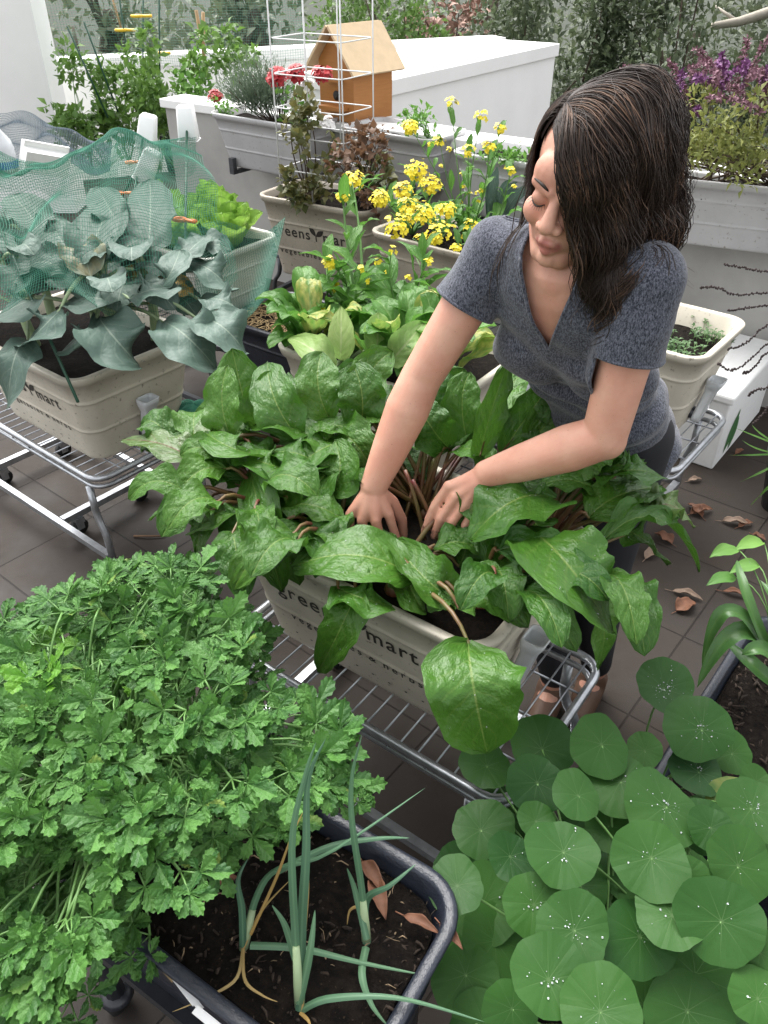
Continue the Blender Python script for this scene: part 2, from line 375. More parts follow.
def wall(name, label, a, b, th, z0, z1, mat, cope=.0, cat='wall', copemat=None, group=None):
    """wall whose visible face runs from a to b (world xy); thickness goes away from the camera"""
    a, b = V((a[0], a[1], 0)), V((b[0], b[1], 0)); d = (b-a).normalized(); n = V((-d.y, d.x, 0))
    if n.dot(a) < 0: n = -n
    t = thing(name, label, cat, (a+b)/2, group=group); M_ = Matrix((( d.x, n.x, 0), (d.y, n.y, 0), (0, 0, 1))).to_4x4(); L = (b-a).length
    mb = MB(); mb.box((-L/2, 0, z0), (L/2, th, z1-cope), M_); mb.build('wall_body', mat, t, smooth=False)
    if cope:
        mb = MB(); mb.box((-L/2-.02, -.025, z1-cope), (L/2+.02, th+.025, z1), M_); o = mb.build('coping', copemat or mat, t, smooth=False)
        bv = o.modifiers.new('bevel', 'BEVEL'); bv.width = .006; bv.segments = 2
    return t
# low parapet behind the hanging planters, its grey render seen at the right
wall('parapet_wall', 'off white rendered parapet behind the row of grey planters, grey at its foot on the right', (2.45, 2.86), (-1.35, 5.45), .16, 0, .98, MT['wall_grey'], .05, copemat=MT['white'])
wall('parapet_wall', 'bright white rendered wall with a thin coping line right of the birdhouse', (.0, 6.02), (1.545, 8.24), .9, -3, 1.0, MT['white'], .10)
wall('parapet_wall', 'far white parapet running behind the climbing beans and the wooden birdhouse', (-4.6, 6.7), (1.2, 9.3), .22, -3, .95, MT['white'], .09)
mb = MB(); mb.box((-4.2, 6.52, 0), (-2.44, 6.8, 3.4)); tag(mb.build('wall_pillar', MT['white'], smooth=False), 'tall plain white wall pillar at the upper left edge beside the beans', 'pillar')

# ================================================================== PLANTERS
def text_mesh(body, size, spacing=1.0):
    cu = bpy.data.curves.new('t', 'FONT'); cu.body = body; cu.size = size; cu.align_x = 'CENTER'; cu.space_character = spacing; cu.offset = size*.012
    ob = bpy.data.objects.new('t', cu); C.objects.link(ob); bpy.context.view_layer.update()
    me = bpy.data.meshes.new_from_object(ob.evaluated_get(bpy.context.evaluated_depsgraph_get()))
    vs = [v.co.copy() for v in me.vertices]; fs = [tuple(p.vertices) for p in me.polygons]
    bpy.data.objects.remove(ob); bpy.data.curves.remove(cu); bpy.data.meshes.remove(me); return vs, fs
def slab(l, w):                                # small serif bar
    return [V((-l/2,-w/2,0)), V((l/2,-w/2,0)), V((l/2,w/2,0)), V((-l/2,w/2,0))]
def planter(label, corner, e_ang, L, W, zrim, h, mat, lettering=True, spout=True, soil=.035, cornerkind='FR', taper=.055, rad=.06, name='planter_box', group=None, soilmat='soil', brackets=False, spoutmat='clear'):
    e = V((math.cos(e_ang), math.sin(e_ang), 0)); s_ = V((-e.y, e.x, 0)); c = V((corner[0], corner[1], 0))
    ctr = c - e*(L/2 if 'R' in cornerkind else -L/2) + s_*(W/2 if 'F' in cornerkind else -W/2); ctr.z = zrim-h
    t = thing(name, label, 'planter', ctr, e_ang, group)
    mb = MB(); k = lambda z: -2*taper*(1-z/h)     # change of size with height
    R_ = []
    zs = [(0, -.008), (.003, -.002), (.010, 0), (.02, 0)]
    for f in (.36, .70): zs += [(h*f-.012, 0), (h*f-.005, 0), (h*f-.002, .003), (h*f+.002, .003), (h*f+.005, 0), (h*f+.012, 0)]
    zs += [(h-.030, 0), (h-.028, .010), (h-.004, .013), (h, .010), (h+.001, .004), (h, -.006), (h-.004, -.010), (h-soil-.05, -.014)]
    for z, out in zs:
        d = k(min(z, h))+2*out; R_.append(rrect(L+d-.026, W+d-.026, max(.02, rad+out), z, 7))
    mb.rings(R_, (True, False)); mb.build('tub', mat, t)
    mb = MB(); zz = h-soil; d = k(zz)-.03; n = 16; m = 12; vs = []; rnd = random.Random(hash(label) & 255 if False else len(label))
    LL, WW = L+d-.026, W+d-.026
    for i in range(m+1):
        for j in range(n+1):
            x, y = (j/n-.5)*LL, (i/m-.5)*WW
            ex, ey = abs(x)-(LL/2-rad), abs(y)-(WW/2-rad)
            if ex > 0 and ey > 0 and math.hypot(ex, ey) > rad: q = rad/math.hypot(ex, ey); x = math.copysign(LL/2-rad+ex*q, x); y = math.copysign(WW/2-rad+ey*q, y)
            vs.append((x, y, zz+noise.noise(V((x*9, y*9, len(label))))*.018))
    mb.add(vs, [(i*(n+1)+j, i*(n+1)+j+1, (i+1)*(n+1)+j+1, (i+1)*(n+1)+j) for i in range(m) for j in range(n)])
    mb.build('soil', MT[soilmat], t)
    if lettering:
        q = h/.33
        def face(vs, x0, z0):                  # text plane -> tapered front face
            return [V((x0+v.x, -(W-.026)/2 - k(z0+v.y)/2 - .0015, z0+v.y)) for v in vs]
        for body, x0 in (('greens', -.112*q), ('mart', .112*q)):
            mb = MB(); vs, fs = text_mesh(body, .062*q, 1.16); mb.add(face(vs, x0, .178*q), fs); mb.build('lettering', MT['ink'], t, smooth=False)
        mb = MB()
        for sx, an in ((-1, 55), (1, 35)):     # sprout between the two words
            vs = []
            for i in range(9):
                s = i/8
                for w in (-1, 1):
                    px = s*.05; py = w*.011*math.sin(PI*s); a = R(an) if sx > 0 else PI-R(an)
                    vs.append(V((math.cos(a)*px-math.sin(a)*py, .018+math.sin(a)*px+math.cos(a)*py, 0))*q)
            mb.add(face(vs, .012*q, .178*q), [(2*i, 2*i+1, 2*i+3, 2*i+2) for i in range(8)])
        mb.add(face([V((-.003,-.004,0)), V((.003,-.004,0)), V((.003,.022,0)), V((-.003,.022,0))], .012*q, .178*q), [(0,1,2,3)])
        mb.build('sprout_emblem', MT['ink'], t, smooth=False)
        mb = MB()
        words = [text_mesh(w_, .032*q, 1.5) for w_ in ('vegetables', '&', 'herbs')]; wid_ = [max(v.x for v in w_[0])-min(v.x for v in w_[0]) for w_ in words]; gap_ = .020*q; x_ = -(sum(wid_)+2*gap_)/2
        for (vs, fs), ww in zip(words, wid_):
            x0 = min(v.x for v in vs); mb = MB(); mb.add(face([v-V((x0, 0, 0)) for v in vs], x_, .100*q), fs); mb.build('lettering', MT['ink'], t, smooth=False); x_ += ww+gap_
        for i in range(9): mb = MB(); mb.add(face([v+V((-.18*q+i*.045*q, 0, 0)) for v in slab(.006, .004)], 0, .048*q), [(0,1,2,3)]); mb.build('printed_dot', MT['ink'], t, smooth=False)
    if spout:
        x = (L-.026)/2
        mb = MB(); bx = x+k(.03)/2
        mb.tube([(bx-.01, 0, .045), (bx+.012, 0, .045)], .022, 12); mb.build('overflow_socket', MT['black_plastic'], t)
        p0 = V((bx+.022, .0, .02)); p1 = V((bx+.060, .0, .185))
        mb = MB(); rr = []
        for f, a in ((0, .014), (.05, .017), (.72, .018), (.80, .022), (.9, .026), (1.0, .027), (1.0, .023), (.9, .021), (.8, .012)):
            c_ = p0.lerp(p1, f); rr.append([V((c_.x+q.x, c_.y+q.y, c_.z+q.x*.0)) for q in rrect(2*a, 2.3*a, a*.45, 0, 3)])
        mb.rings(rr, (True, True)); mb.build('filler_tube', MT[spoutmat], t)
    if brackets:
        for x in (-.5*L+.14, .5*L-.14):
            mb = MB(); mb.box((x-.016, -(W/2)+.022, -.03), (x+.016, -(W/2)+.05, .055)); mb.box((x-.016, -(W/2)+.052, -.03), (x+.016, W/2, -.012)); mb.build('bracket', MT['dark_metal'], t, smooth=False)
    t['e'] = e_ang
    return t, e, s_
def soilpt(pl, x, y):     # local point of a planter -> world
    t, e, s_ = pl; return t.location + e*x + s_*y
G = 'cream planter boxes'
main_p = planter('large cream planter of beet leaves under the woman\'s hands, front face lettered', at(485, 660, .75), EA, .68, .49, .75, .325, MT['cream'], soil=.05)
left_p = planter('cream planter of blue-green broccoli on the wire rack at the left', at(70, 386, .75), R(-39), .68, .49, .75, .325, MT['cream'])
right_p = planter('cream planter with dark soil and tiny seedlings behind the woman\'s elbow', at(704, 363, .75), R(-39), .68, .43, .75, .325, MT['cream'], soil=.07, spoutmat='tube')
lett_p = planter('pale planter of bright green lettuce beside the broccoli', at(205, 262, .75), R(-37), .68, .45, .75, .325, MT['pale'], spout=False, lettering=False)
mid_p = planter('cream planter of pale leafy greens just behind the beet planter', at(268, 345, .75), EA, .68, .45, .75, .325, MT['cream'], cornerkind='FL', lettering=False)
flow_p = planter('cream planter of yellow flowering stalks left of the woman\'s head', at(365, 230, .75), R(-40), .66, .42, .75, .325, MT['cream_old'], cornerkind='FL', lettering=False, spout=False)
back_p = planter('weathered tan planter with printed front holding the wire cage and wilted plants', at(366, 214, .75), R(-31), .66, .40, .75, .40, MT['cream_old'], spout=False, soil=.03)
# grey planters hung along the parapet
row_e = math.atan2(-.72, .95)
row1 = planter('grey planter of grey-green rosemary and red geraniums on the parapet', at(205, 112, 1.0), row_e, .70, .36, 1.0, .28, MT['grey_plastic'], False, False, .04, 'FL', brackets=True, group='grey planters along the parapet')
row2 = planter('grey planter below the birdhouse with a small yellow-flowered herb', at(432, 141, 1.0), row_e, .60, .36, 1.0, .28, MT['grey_plastic'], False, False, .04, 'FR', brackets=True, group='grey planters along the parapet')
row3 = planter('grey planter half hidden by the woman\'s hair, beside yellow flower heads', at(447, 151, 1.0), row_e, .66, .36, 1.0, .28, MT['grey_plastic'], False, False, .04, 'FL', brackets=True, group='grey planters along the parapet')
row4 = planter('grey white planter of purple sage at the right edge', at(648, 176, 1.0), R(-24), .95, .30, 1.0, .27, MT['grey_plastic'], False, False, .04, 'FL', brackets=False, group='grey planters along the parapet')
# ================================================================== RACKS
def fillet(pts, r, n=5, closed=False):
    pts = [V(p) for p in pts]; out = []; m = len(pts)
    for i, p in enumerate(pts):
        if not closed and i in (0, m-1): out.append(p); continue
        a, b = (pts[i-1]-p), (pts[(i+1) % m]-p); q = min(r, a.length*.45, b.length*.45); a = p+a.normalized()*q; b = p+b.normalized()*q
        for k in range(n+1): t = k/n; out.append(a*(1-t)**2+p*2*t*(1-t)+b*t*t)
    return out
def rack(label, corner, e_ang, L, W, zt=.42, mat='metal', lean=.05, group='wire racks under the planters', inset=.09, longbars=True, step=.043, midbar=0):
    e = V((math.cos(e_ang), math.sin(e_ang), 0)); s_ = V((-e.y, e.x, 0)); ctr = V((corner[0], corner[1], 0))-e*L/2+s_*W/2
    t = thing('wire_rack', label, 'rack', ctr, e_ang, group); m = MT[mat]
    z = zt-.012
    mb = MB(); mb.loop(fillet(rrect(L-.02, W-.02, .055, z, 5), .001, 1, True), .0105, 8); mb.loop(rrect(L-.03, W-.03, .055, z-.034, 5), .008, 6); mb.build('top_frame', m, t)
    mb = MB(); nx = int(L/step)
    for i in range(1, nx): x = -L/2+L*i/nx; mb.tube([(x, -W/2+.012, z+.004), (x, W/2-.012, z+.004)], .0024, 5)
    for i in range(1, 4): y = -W/2+W*i/4; mb.tube([(-L/2+.012, y, z-.0012), (L/2-.012, y, z-.0012)], .0030, 5)
    for i in range(0, nx, 3):
        x = -L/2+.1+(L-.2)*i/nx
        for y in (-W/2+.013, W/2-.013): mb.tube([(x, y, z), (x, y, z-.036)], .003, 5)
    mb.build('wire_grid', m, t)
    zb = .085
    for sx in (-1, 1):
        for sy in (-1, 1):
            x, y = sx*(L/2-inset), sy*(W/2-.014)
            mb = MB(); mb.tube(fillet([(x, y, z-.04), (x, y, z*.62), (x+sx*lean, y, z*.45), (x+sx*lean, y, zb-.012)], .05), .0125, 8); mb.build('leg', m, t)
        X = sx*(L/2-inset+lean)
        if midbar and sx > 0: X = L/2-midbar
        mb = MB(); mb.box((X-.013, -W/2+.0285, zb-.012), (X+.013, W/2-.0285, zb+.012)); b = mb.build('base_bar', m, t, smooth=False)
        for sy in (-1, 1):
            mb = MB(); y = sy*(W/2-.085); mb.box((X-.019, y-.017, zb-.036), (X+.019, y+.017, zb-.0135)); mb.box((X-.017, y-.016, zb-.062), (X-.0145, y+.012, zb-.037)); mb.box((X+.0145, y-.016, zb-.062), (X+.017, y+.012, zb-.037))
            k = mb.build('caster', m, t, smooth=False)
            mb = MB(); mb.tube([(X-.012, y, .031), (X+.012, y, .031)], .031, 16); mb.build('wheel', MT['rubber'], k)
    if longbars:
        for sy in (-1, 1):
            mb = MB(); y = sy*(W/2-.014); q = L/2-inset+lean-.0135; mb.box((-q, y-.011, zb-.011), (q, y+.011, zb+.011)); mb.build('side_bar', m, t, smooth=False)
    return t
rack('galvanised wire rack under the large beet planter, front corner by the nasturtiums', at(508, 812, .42), EA, .80, .49)
rack('galvanised wire rack carrying the broccoli planter at the left', at(95, 482, .42), R(-39), .92, .44, lean=.03, inset=.07, midbar=.36)
rack('galvanised wire rack behind the woman\'s hip with fallen leaves under it', at(676, 474, .42), R(-39), .86, .50, inset=.10, lean=-.02)
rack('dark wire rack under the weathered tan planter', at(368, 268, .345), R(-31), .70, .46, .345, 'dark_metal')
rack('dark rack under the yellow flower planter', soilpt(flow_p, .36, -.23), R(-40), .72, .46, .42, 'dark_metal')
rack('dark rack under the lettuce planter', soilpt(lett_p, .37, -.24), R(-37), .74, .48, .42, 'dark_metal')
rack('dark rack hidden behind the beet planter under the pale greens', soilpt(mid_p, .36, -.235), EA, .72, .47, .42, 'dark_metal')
# black planters in the foreground
def blackbox(label, corner, ang, L, W, z, h, kind, rad=.07, soilmat='soil', soil=.035):
    return planter(label, corner, ang, L, W, z, h, MT['navy_rim'], False, False, soil, kind, .03, rad, 'black_planter', soilmat=soilmat)
near_p = blackbox('wet black planter of leeks and parsley in the foreground', at(478, 893, .6), R(-32.5), .72, .345, .6, .27, 'BR')
nast_p = blackbox('low black planter hidden under the nasturtium leaves', at(478, 1046, .27), R(43), .52, .42, .27, .24, 'BL')
strap_p = blackbox('black planter of bark mulch and strap leaves at the right edge', at(634, 800, .25), R(51), .80, .42, .25, .22, 'BL', soilmat='soil')
straw_p = blackbox('dark planter of straw mulch between broccoli and pale greens', at(300, 345, .50), R(-37), .46, .42, .5, .3, 'FR', soil=.02)
# stand of the foreground planter
t = thing('plant_stand', 'black plant stand leg and wheel under the foreground planter', 'stand', (near_p[0].location.x, near_p[0].location.y, 0), R(-32.5))
mb = MB(); mb.box((-.30, -.15, .298), (.30, .15, .326)); mb.build('platform', MT['black_plastic'], t, smooth=False)
for sx in (-1, 1):
    for sy in (-1, 1):
        mb = MB(); x, y = sx*.27, sy*.125; mb.tube([(x, y, .297), (x, y, .06)], [.022, .02], 10); mb.ball((x, y, .048), (.034, .034, .02), 12, 6); l = mb.build('leg', MT['black_plastic'], t)
        mb = MB(); mb.tube([(x-.014, y, .03), (x+.014, y, .03)], .03, 14); mb.build('wheel', MT['rubber'], l)
# white foam box under the right rack
t = thing('foam_box', 'white foam box with a printed green leaf beside the right-hand rack', 'box', at(712, 470, 0), R(52))
mb = MB(); mb.box((0, 0, .0), (.62, .40, .30)); o = mb.build('box_body', MT['foam'], t, smooth=False); bv = o.modifiers.new('bevel', 'BEVEL'); bv.width = .008; bv.segments = 2
mb = MB(); mb.box((-.012, -.012, .302), (.632, .412, .34)); o = mb.build('lid', MT['foam'], t, smooth=False); bv = o.modifiers.new('bevel', 'BEVEL'); bv.width = .01; bv.segments = 2
mb = MB()
for cx, cz, a, l in ((.10, .11, 60, .20), (.17, .10, 75, .15)):
    vs = []; 
    for i in range(11):
        s = i/10
        for w_ in (-1, 1): px, py = s*l, w_*.038*math.sin(PI*s); vs.append((cx+px*math.cos(R(a))-py*math.sin(R(a)), -.0018, cz-.08+px*math.sin(R(a))+py*math.cos(R(a))))
    mb.add(vs, [(2*i, 2*i+1, 2*i+3, 2*i+2) for i in range(10)])
mb.build('printed_leaf', simple('green_print', (.05, .16, .05), .6), t, smooth=False)
# ================================================================== BEETS
def soilz(z): return z
DROPS = []
def crownpt(x, y, z=.70): p = soilpt(main_p, x, y); return V((p.x, p.y, z))
beet_spots = [
 ((-.26, -.12), 'beet plant at the left end of the large planter, leaves hanging over the corner'),
 ((-.24, .10), 'beet plant with a tall upright leaf at the back left of the large planter'),
 ((-.10, -.10), 'beet plant at the front with one broad pale leaf pointing left over the lettering'),
 ((-.03, .12), 'beet plant with long glossy leaves behind the woman\'s forearm'),
 ((.07, -.14), 'beet plant by the fingertips with a big leaf hanging down over the planter front'),
 ((.12, .13), 'beet plant with narrow upright leaves against the woman\'s shirt'),
 ((.23, -.07), 'beet plant with the largest blistered leaves at the right end'),
 ((.26, .12), 'beet plant with a curly leaf sprawling right over the planter\'s far corner'),
]
beets = [dict(root=crownpt(*q), fol=MB(), red=MB(), st=MB(), label=l, drops=[]) for q, l in beet_spots]
brnd = random.Random(4)
def zp(u, v, z): return at(u, v, z)
def beet_leaf(b, m, t, w, plant=None, mat='fol', up=(0, 0, 1), cup=.15, wave=.2, prof='beet', twist=0.0, stem=True, big=True):
    """b, m, t: (u, v, z) of base, middle, tip"""
    b, m, t = zp(*b), zp(*m), zp(*t)
    if plant is None: plant = min(range(8), key=lambda i: (beets[i]['root'].xy-b.xy).length)
    B = beets[plant]; global DROPS; DROPS = B['drops']
    L = (t-b).length
    leaf(B[mat], b, m, t, w*.9, up, prof, 12 if big else 8, 20 if big else 12, cup, wave, brnd.uniform(2.0, 3.4), .06, brnd, .05, twist, drops=int(300*L*w) if big else 1)
    if stem:
        r0 = B['root']+V((brnd.uniform(-.02, .02), brnd.uniform(-.02, .02), 0)); k = r0.lerp(b, .6)+V((0, 0, .05))
        pts = bez(r0, k, b, 8); B['st'].tube(pts+[b.lerp(m, .5)-V((0,0,.004))], [.0065-.0035*i/8 for i in range(9)], 6)
D_ = beet_leaf
# explicit leaves, front right
D_((418,578,.80),(355,555,.845),(292,568,.80),.19, 2, wave=.12, cup=.1)
D_((468,642,.80),(474,690,.80),(487,752,.66),.195, 4, wave=.12, up=(0,-1,.6))
D_((528,528,.86),(568,565,.91),(612,632,.80),.21, 6, wave=.22)
D_((592,585,.78),(604,625,.74),(598,668,.62),.12, 6, up=(.6,-.6,.5))
D_((556,500,.88),(515,500,.93),(470,540,.85),.20, 6, wave=.2)
D_((600,492,.88),(568,480,.90),(535,488,.86),.11, 7, wave=.2)
D_((588,518,.86),(620,495,.89),(662,487,.84),.14, 7, wave=.2)
D_((600,545,.85),(655,518,.88),(700,572,.74),.095, 7, wave=.35, cup=.4)
D_((648,515,.84),(670,505,.86),(694,528,.80),.10, 7, 'red', wave=.5)
D_((458,608,.80),(490,592,.84),(528,628,.79),.15, 4, wave=.2)
D_((462,602,.79),(445,600,.80),(428,612,.78),.06, 4)
D_((452,598,.77),(425,578,.82),(392,540,.80),.13, 4, up=(.2,-.5,.8), cup=.5)
D_((458,566,.78),(466,545,.82),(460,520,.83),.10, 4, up=(0,-.7,.7))
D_((356,592,.80),(342,625,.78),(318,672,.64),.10, 2, up=(-.4,-.8,.5), wave=.12)
D_((338,588,.80),(362,598,.82),(392,606,.78),.12, 2, wave=.35)
D_((395,560,.77),(380,548,.78),(360,520,.80),.10, 2)
# front left
D_((250,470,.85),(262,520,.84),(282,592,.70),.125, 0, up=(-.3,-.9,.5), wave=.12)
D_((268,480,.80),(280,530,.80),(300,585,.70),.10, 0, up=(-.3,-.9,.5))
D_((312,436,.88),(278,422,.92),(242,432,.86),.13, 1, wave=.15)
D_((252,430,.86),(242,392,.93),(232,348,1.02),.145, 1, up=(.1,-.9,.4), wave=.1)
D_((282,398,.90),(300,386,.93),(328,390,.90),.12, 1)
D_((308,498,.82),(325,475,.87),(355,445,.86),.11, 0, up=(-.5,-.5,.7))
D_((290,508,.82),(312,505,.85),(345,520,.82),.13, 0, wave=.15)
D_((355,472,.86),(368,480,.87),(384,502,.80),.085, 2, wave=.3)
D_((200,466,.82),(165,445,.86),(122,440,.82),.12, 0, 'red', wave=.2)
D_((232,478,.82),(212,440,.88),(218,408,.90),.115, 0, 'red', up=(-.3,-.8,.5))
D_((208,500,.80),(180,500,.83),(150,520,.77),.125, 0, wave=.2)
D_((212,508,.80),(202,525,.80),(196,552,.72),.10, 0, up=(-.6,-.6,.5))
D_((228,545,.78),(222,560,.76),(205,572,.72),.08, 0)
D_((215,452,.82),(240,440,.87),(275,438,.84),.11, 1)
D_((280,470,.84),(258,455,.88),(228,470,.85),.12, 0)
D_((330,430,.88),(352,440,.90),(372,470,.84),.13, 3, up=(-.4,-.4,.8))
D_((335,452,.86),(322,440,.90),(300,420,.90),.12, 3)
D_((350,405,.90),(385,395,.95),(415,412,.88),.10, 3, wave=.25)
D_((300,445,.86),(330,425,.91),(365,440,.88),.12, 3)
D_((320,405,.90),(345,385,.96),(385,378,.96),.13, 3, up=(-.2,-.6,.7))
D_((300,470,.84),(285,492,.84),(272,520,.77),.12, 0)
D_((330,520,.78),(322,540,.78),(318,560,.74),.09, 2)
# behind and right of the forearms
D_((480,442,.84),(494,405,.95),(512,366,1.06),.095, 5, up=(.8,-.4,.3), wave=.08)
D_((512,418,.88),(540,394,.94),(568,402,.92),.11, 5)
D_((520,430,.86),(555,408,.93),(585,430,.88),.13, 5)
D_((440,424,.84),(450,395,.92),(464,368,.98),.14, 3, up=(0,-.9,.4), wave=.1)
D_((492,470,.84),(475,450,.88),(452,452,.85),.12, 5)
D_((540,470,.84),(565,445,.90),(600,440,.86),.12, 5)
D_((520,520,.80),(500,545,.82),(470,560,.78),.12, 4)
D_((540,560,.80),(530,590,.80),(500,610,.76),.14, 6)
D_((560,540,.80),(585,560,.82),(600,600,.76),.12, 6)
D_((560,430,.84),(545,420,.92),(520,400,.96),.10, 5)
D_((488,478,.88),(476,492,.90),(466,512,.86),.09, 4, 'red', up=(-.5,-.5,.6), wave=.4)
D_((300,440,.88),(275,400,.97),(268,362,1.00),.13, 1, up=(0,-.9,.4))
D_((330,420,.90),(318,385,.98),(322,352,1.02),.13, 3, up=(.1,-.9,.4))
D_((360,430,.88),(362,395,.97),(352,362,1.02),.13, 3, up=(0,-.9,.4))
D_((385,440,.86),(398,420,.92),(405,398,.90),.12, 3, up=(-.2,-.6,.7))
D_((290,470,.86),(262,462,.90),(238,452,.86),.13, 0)
D_((260,455,.86),(232,448,.92),(205,432,.90),.12, 1)
D_((330,490,.84),(340,470,.89),(335,440,.92),.12, 3, up=(-.3,-.7,.6))
D_((258,500,.82),(240,520,.82),(225,548,.74),.11, 0, up=(-.4,-.7,.5))
D_((350,545,.80),(335,530,.83),(310,522,.80),.12, 2)
D_((545,520,.86),(528,500,.91),(498,478,.90),.13, 6)
D_((570,470,.86),(585,450,.92),(612,445,.90),.13, 7)
D_((235,505,.80),(215,515,.82),(188,535,.76),.11, 0, wave=.2)
D_((262,425,.88),(262,405,.94),(280,372,.99),.12, 1, up=(.2,-.8,.5))
D_((318,470,.85),(302,455,.90),(272,452,.89),.13, 1)
D_((345,440,.88),(320,450,.90),(292,470,.86),.13, 3)
D_((372,415,.90),(392,420,.92),(408,440,.86),.10, 3)
D_((300,520,.82),(322,540,.83),(345,566,.78),.12, 2)
D_((590,470,.86),(618,465,.92),(640,470,.90),.12, 7)
D_((505,545,.82),(520,565,.83),(545,592,.79),.13, 6)
D_((405,560,.78),(412,590,.79),(425,612,.76),.10, 4)
D_((620,530,.82),(645,540,.82),(668,565,.74),.10, 7, wave=.35)
D_((450,450,.84),(430,425,.92),(418,400,.95),.12, 3, up=(0,-.8,.5))
D_((478,462,.86),(490,415,.97),(508,362,1.07),.10, 5, up=(.5,-.7,.3), wave=.2)
D_((500,455,.86),(528,415,.95),(548,388,1.0),.11, 5, up=(.2,-.7,.5))
D_((528,450,.87),(556,415,.95),(584,405,.95),.12, 5, up=(.2,-.6,.6))
D_((470,450,.84),(462,405,.94),(470,372,1.0),.11, 5, up=(-.2,-.8,.4))
D_((428,440,.84),(432,398,.94),(446,366,1.0),.13, 3, up=(0,-.9,.4))
D_((560,475,.88),(590,448,.95),(622,440,.94),.13, 7, up=(.1,-.5,.8))
D_((600,480,.88),(632,470,.94),(664,478,.90),.12, 7, wave=.35)
D_((232,440,.88),(222,402,.96),(228,365,1.02),.11, 1, up=(-.2,-.8,.4), wave=.3)
D_((352,410,.92),(370,372,1.0),(392,352,1.02),.11, 3, up=(.1,-.8,.5), wave=.3)
for (u0, u1, v0, v1, n_) in ((205, 345, 395, 545, 26), (455, 625, 490, 600, 16), (150, 230, 440, 530, 5), (430, 560, 400, 450, 6)):
    for _ in range(n_):
        u, v = brnd.uniform(u0, u1), brnd.uniform(v0, v1); z = brnd.uniform(.82, .90); b = at(u, v, z-.02); i = min(range(8), key=lambda k: (beets[k]['root'].xy-b.xy).length)
        o_ = (b-beets[i]['root']); o_.z = 0; o_ = o_.normalized() if o_.length > .02 else V((brnd.uniform(-1, 1), brnd.uniform(-1, 1), 0)); o_ = (o_+V((brnd.uniform(-.8, .8), brnd.uniform(-.8, .8), 0))).normalized(); l = brnd.uniform(.11, .16); t_ = b+o_*l+V((0, 0, brnd.uniform(-.06, .03))); m_ = b.lerp(t_, .5)+V((0, 0, .035))
        if 350 < proj(t_)[0] < 455 and 440 < proj(t_)[1] < 545: continue
        if 350 < proj(m_)[0] < 455 and 440 < proj(m_)[1] < 545: continue
        leaf(beets[i]['fol'], b, m_, t_, brnd.uniform(.075, .105), (o_.x*-.4, o_.y*-.4-.3, 1), 'beet', 12, 18, .2, .28, brnd.uniform(2, 3.4), .06, brnd, .05)
        beets[i]['st'].tube(bez(beets[i]['root'], beets[i]['root'].lerp(b, .6)+V((0, 0, .04)), b, 7)+[b.lerp(m_, .4)], [.006, .0055, .005, .0045, .004, .0035, .003, .002], 6)
# filler leaves from every crown, kept low and short
for i, B in enumerate(beets):
    for k in range(9):
        a = brnd.uniform(0, 2*PI); r0 = brnd.uniform(.05, .11); l = brnd.uniform(.08, .13); z = brnd.uniform(.73, .82)
        b = B['root']+V((math.cos(a)*r0, math.sin(a)*r0, z-.70)); t = b+V((math.cos(a)*l, math.sin(a)*l, brnd.uniform(-.06, .02))); m = b.lerp(t, .5)+V((0, 0, .03))
        q_ = Matrix.Rotation(-EA, 3, 'Z') @ (t-main_p[0].location)
        if q_.y < -.20 or abs(q_.x) > .33: continue
        if 352 < proj(m)[0] < 452 and 470 < proj(m)[1] < 545: continue
        leaf(B['fol'], b, m, t, brnd.uniform(.085, .13), (0, 0, 1), 'beet', 8, 12, .2, .25, 2.6, .06, brnd, .05)
        B['st'].tube(bez(B['root'], B['root'].lerp(b, .6)+V((0, 0, .03)), b, 6), [.006, .0055, .005, .0045, .004, .003], 6)
# bare stems standing up between the hands
for (u0, v0, u1, v1, k) in ((412,500,448,420,3),(420,505,470,440,5),(430,515,458,430,5),(425,540,405,470,3),(440,545,412,480,3),(405,520,430,425,3)):
    p0 = at(u0, v0, .72); p1 = at(u1, v1, .86); beets[k]['st'].tube(bez(p0, p0.lerp(p1, .5)+V((0, 0, .015)), p1, 7), .0045, 6)
for B in beets:
    t = thing('beet_plant', B['label'], 'beet plant', B['root'], group='beet plants in the large planter')
    B['fol'].build('foliage', MT['beet'], t, True)
    if B['red'].v: tag(B['red'].build('foliage', MT['beet_red'], t, True), 'red tinged older leaves')
    mb = B['st']; mb.ball(B['root']+V((0, 0, .003)), (.024, .024, .022), 10, 6); mb.build('stems', MT['stem_red'], t, True)
    DROPS = B['drops']
    if DROPS: drop_part(t)
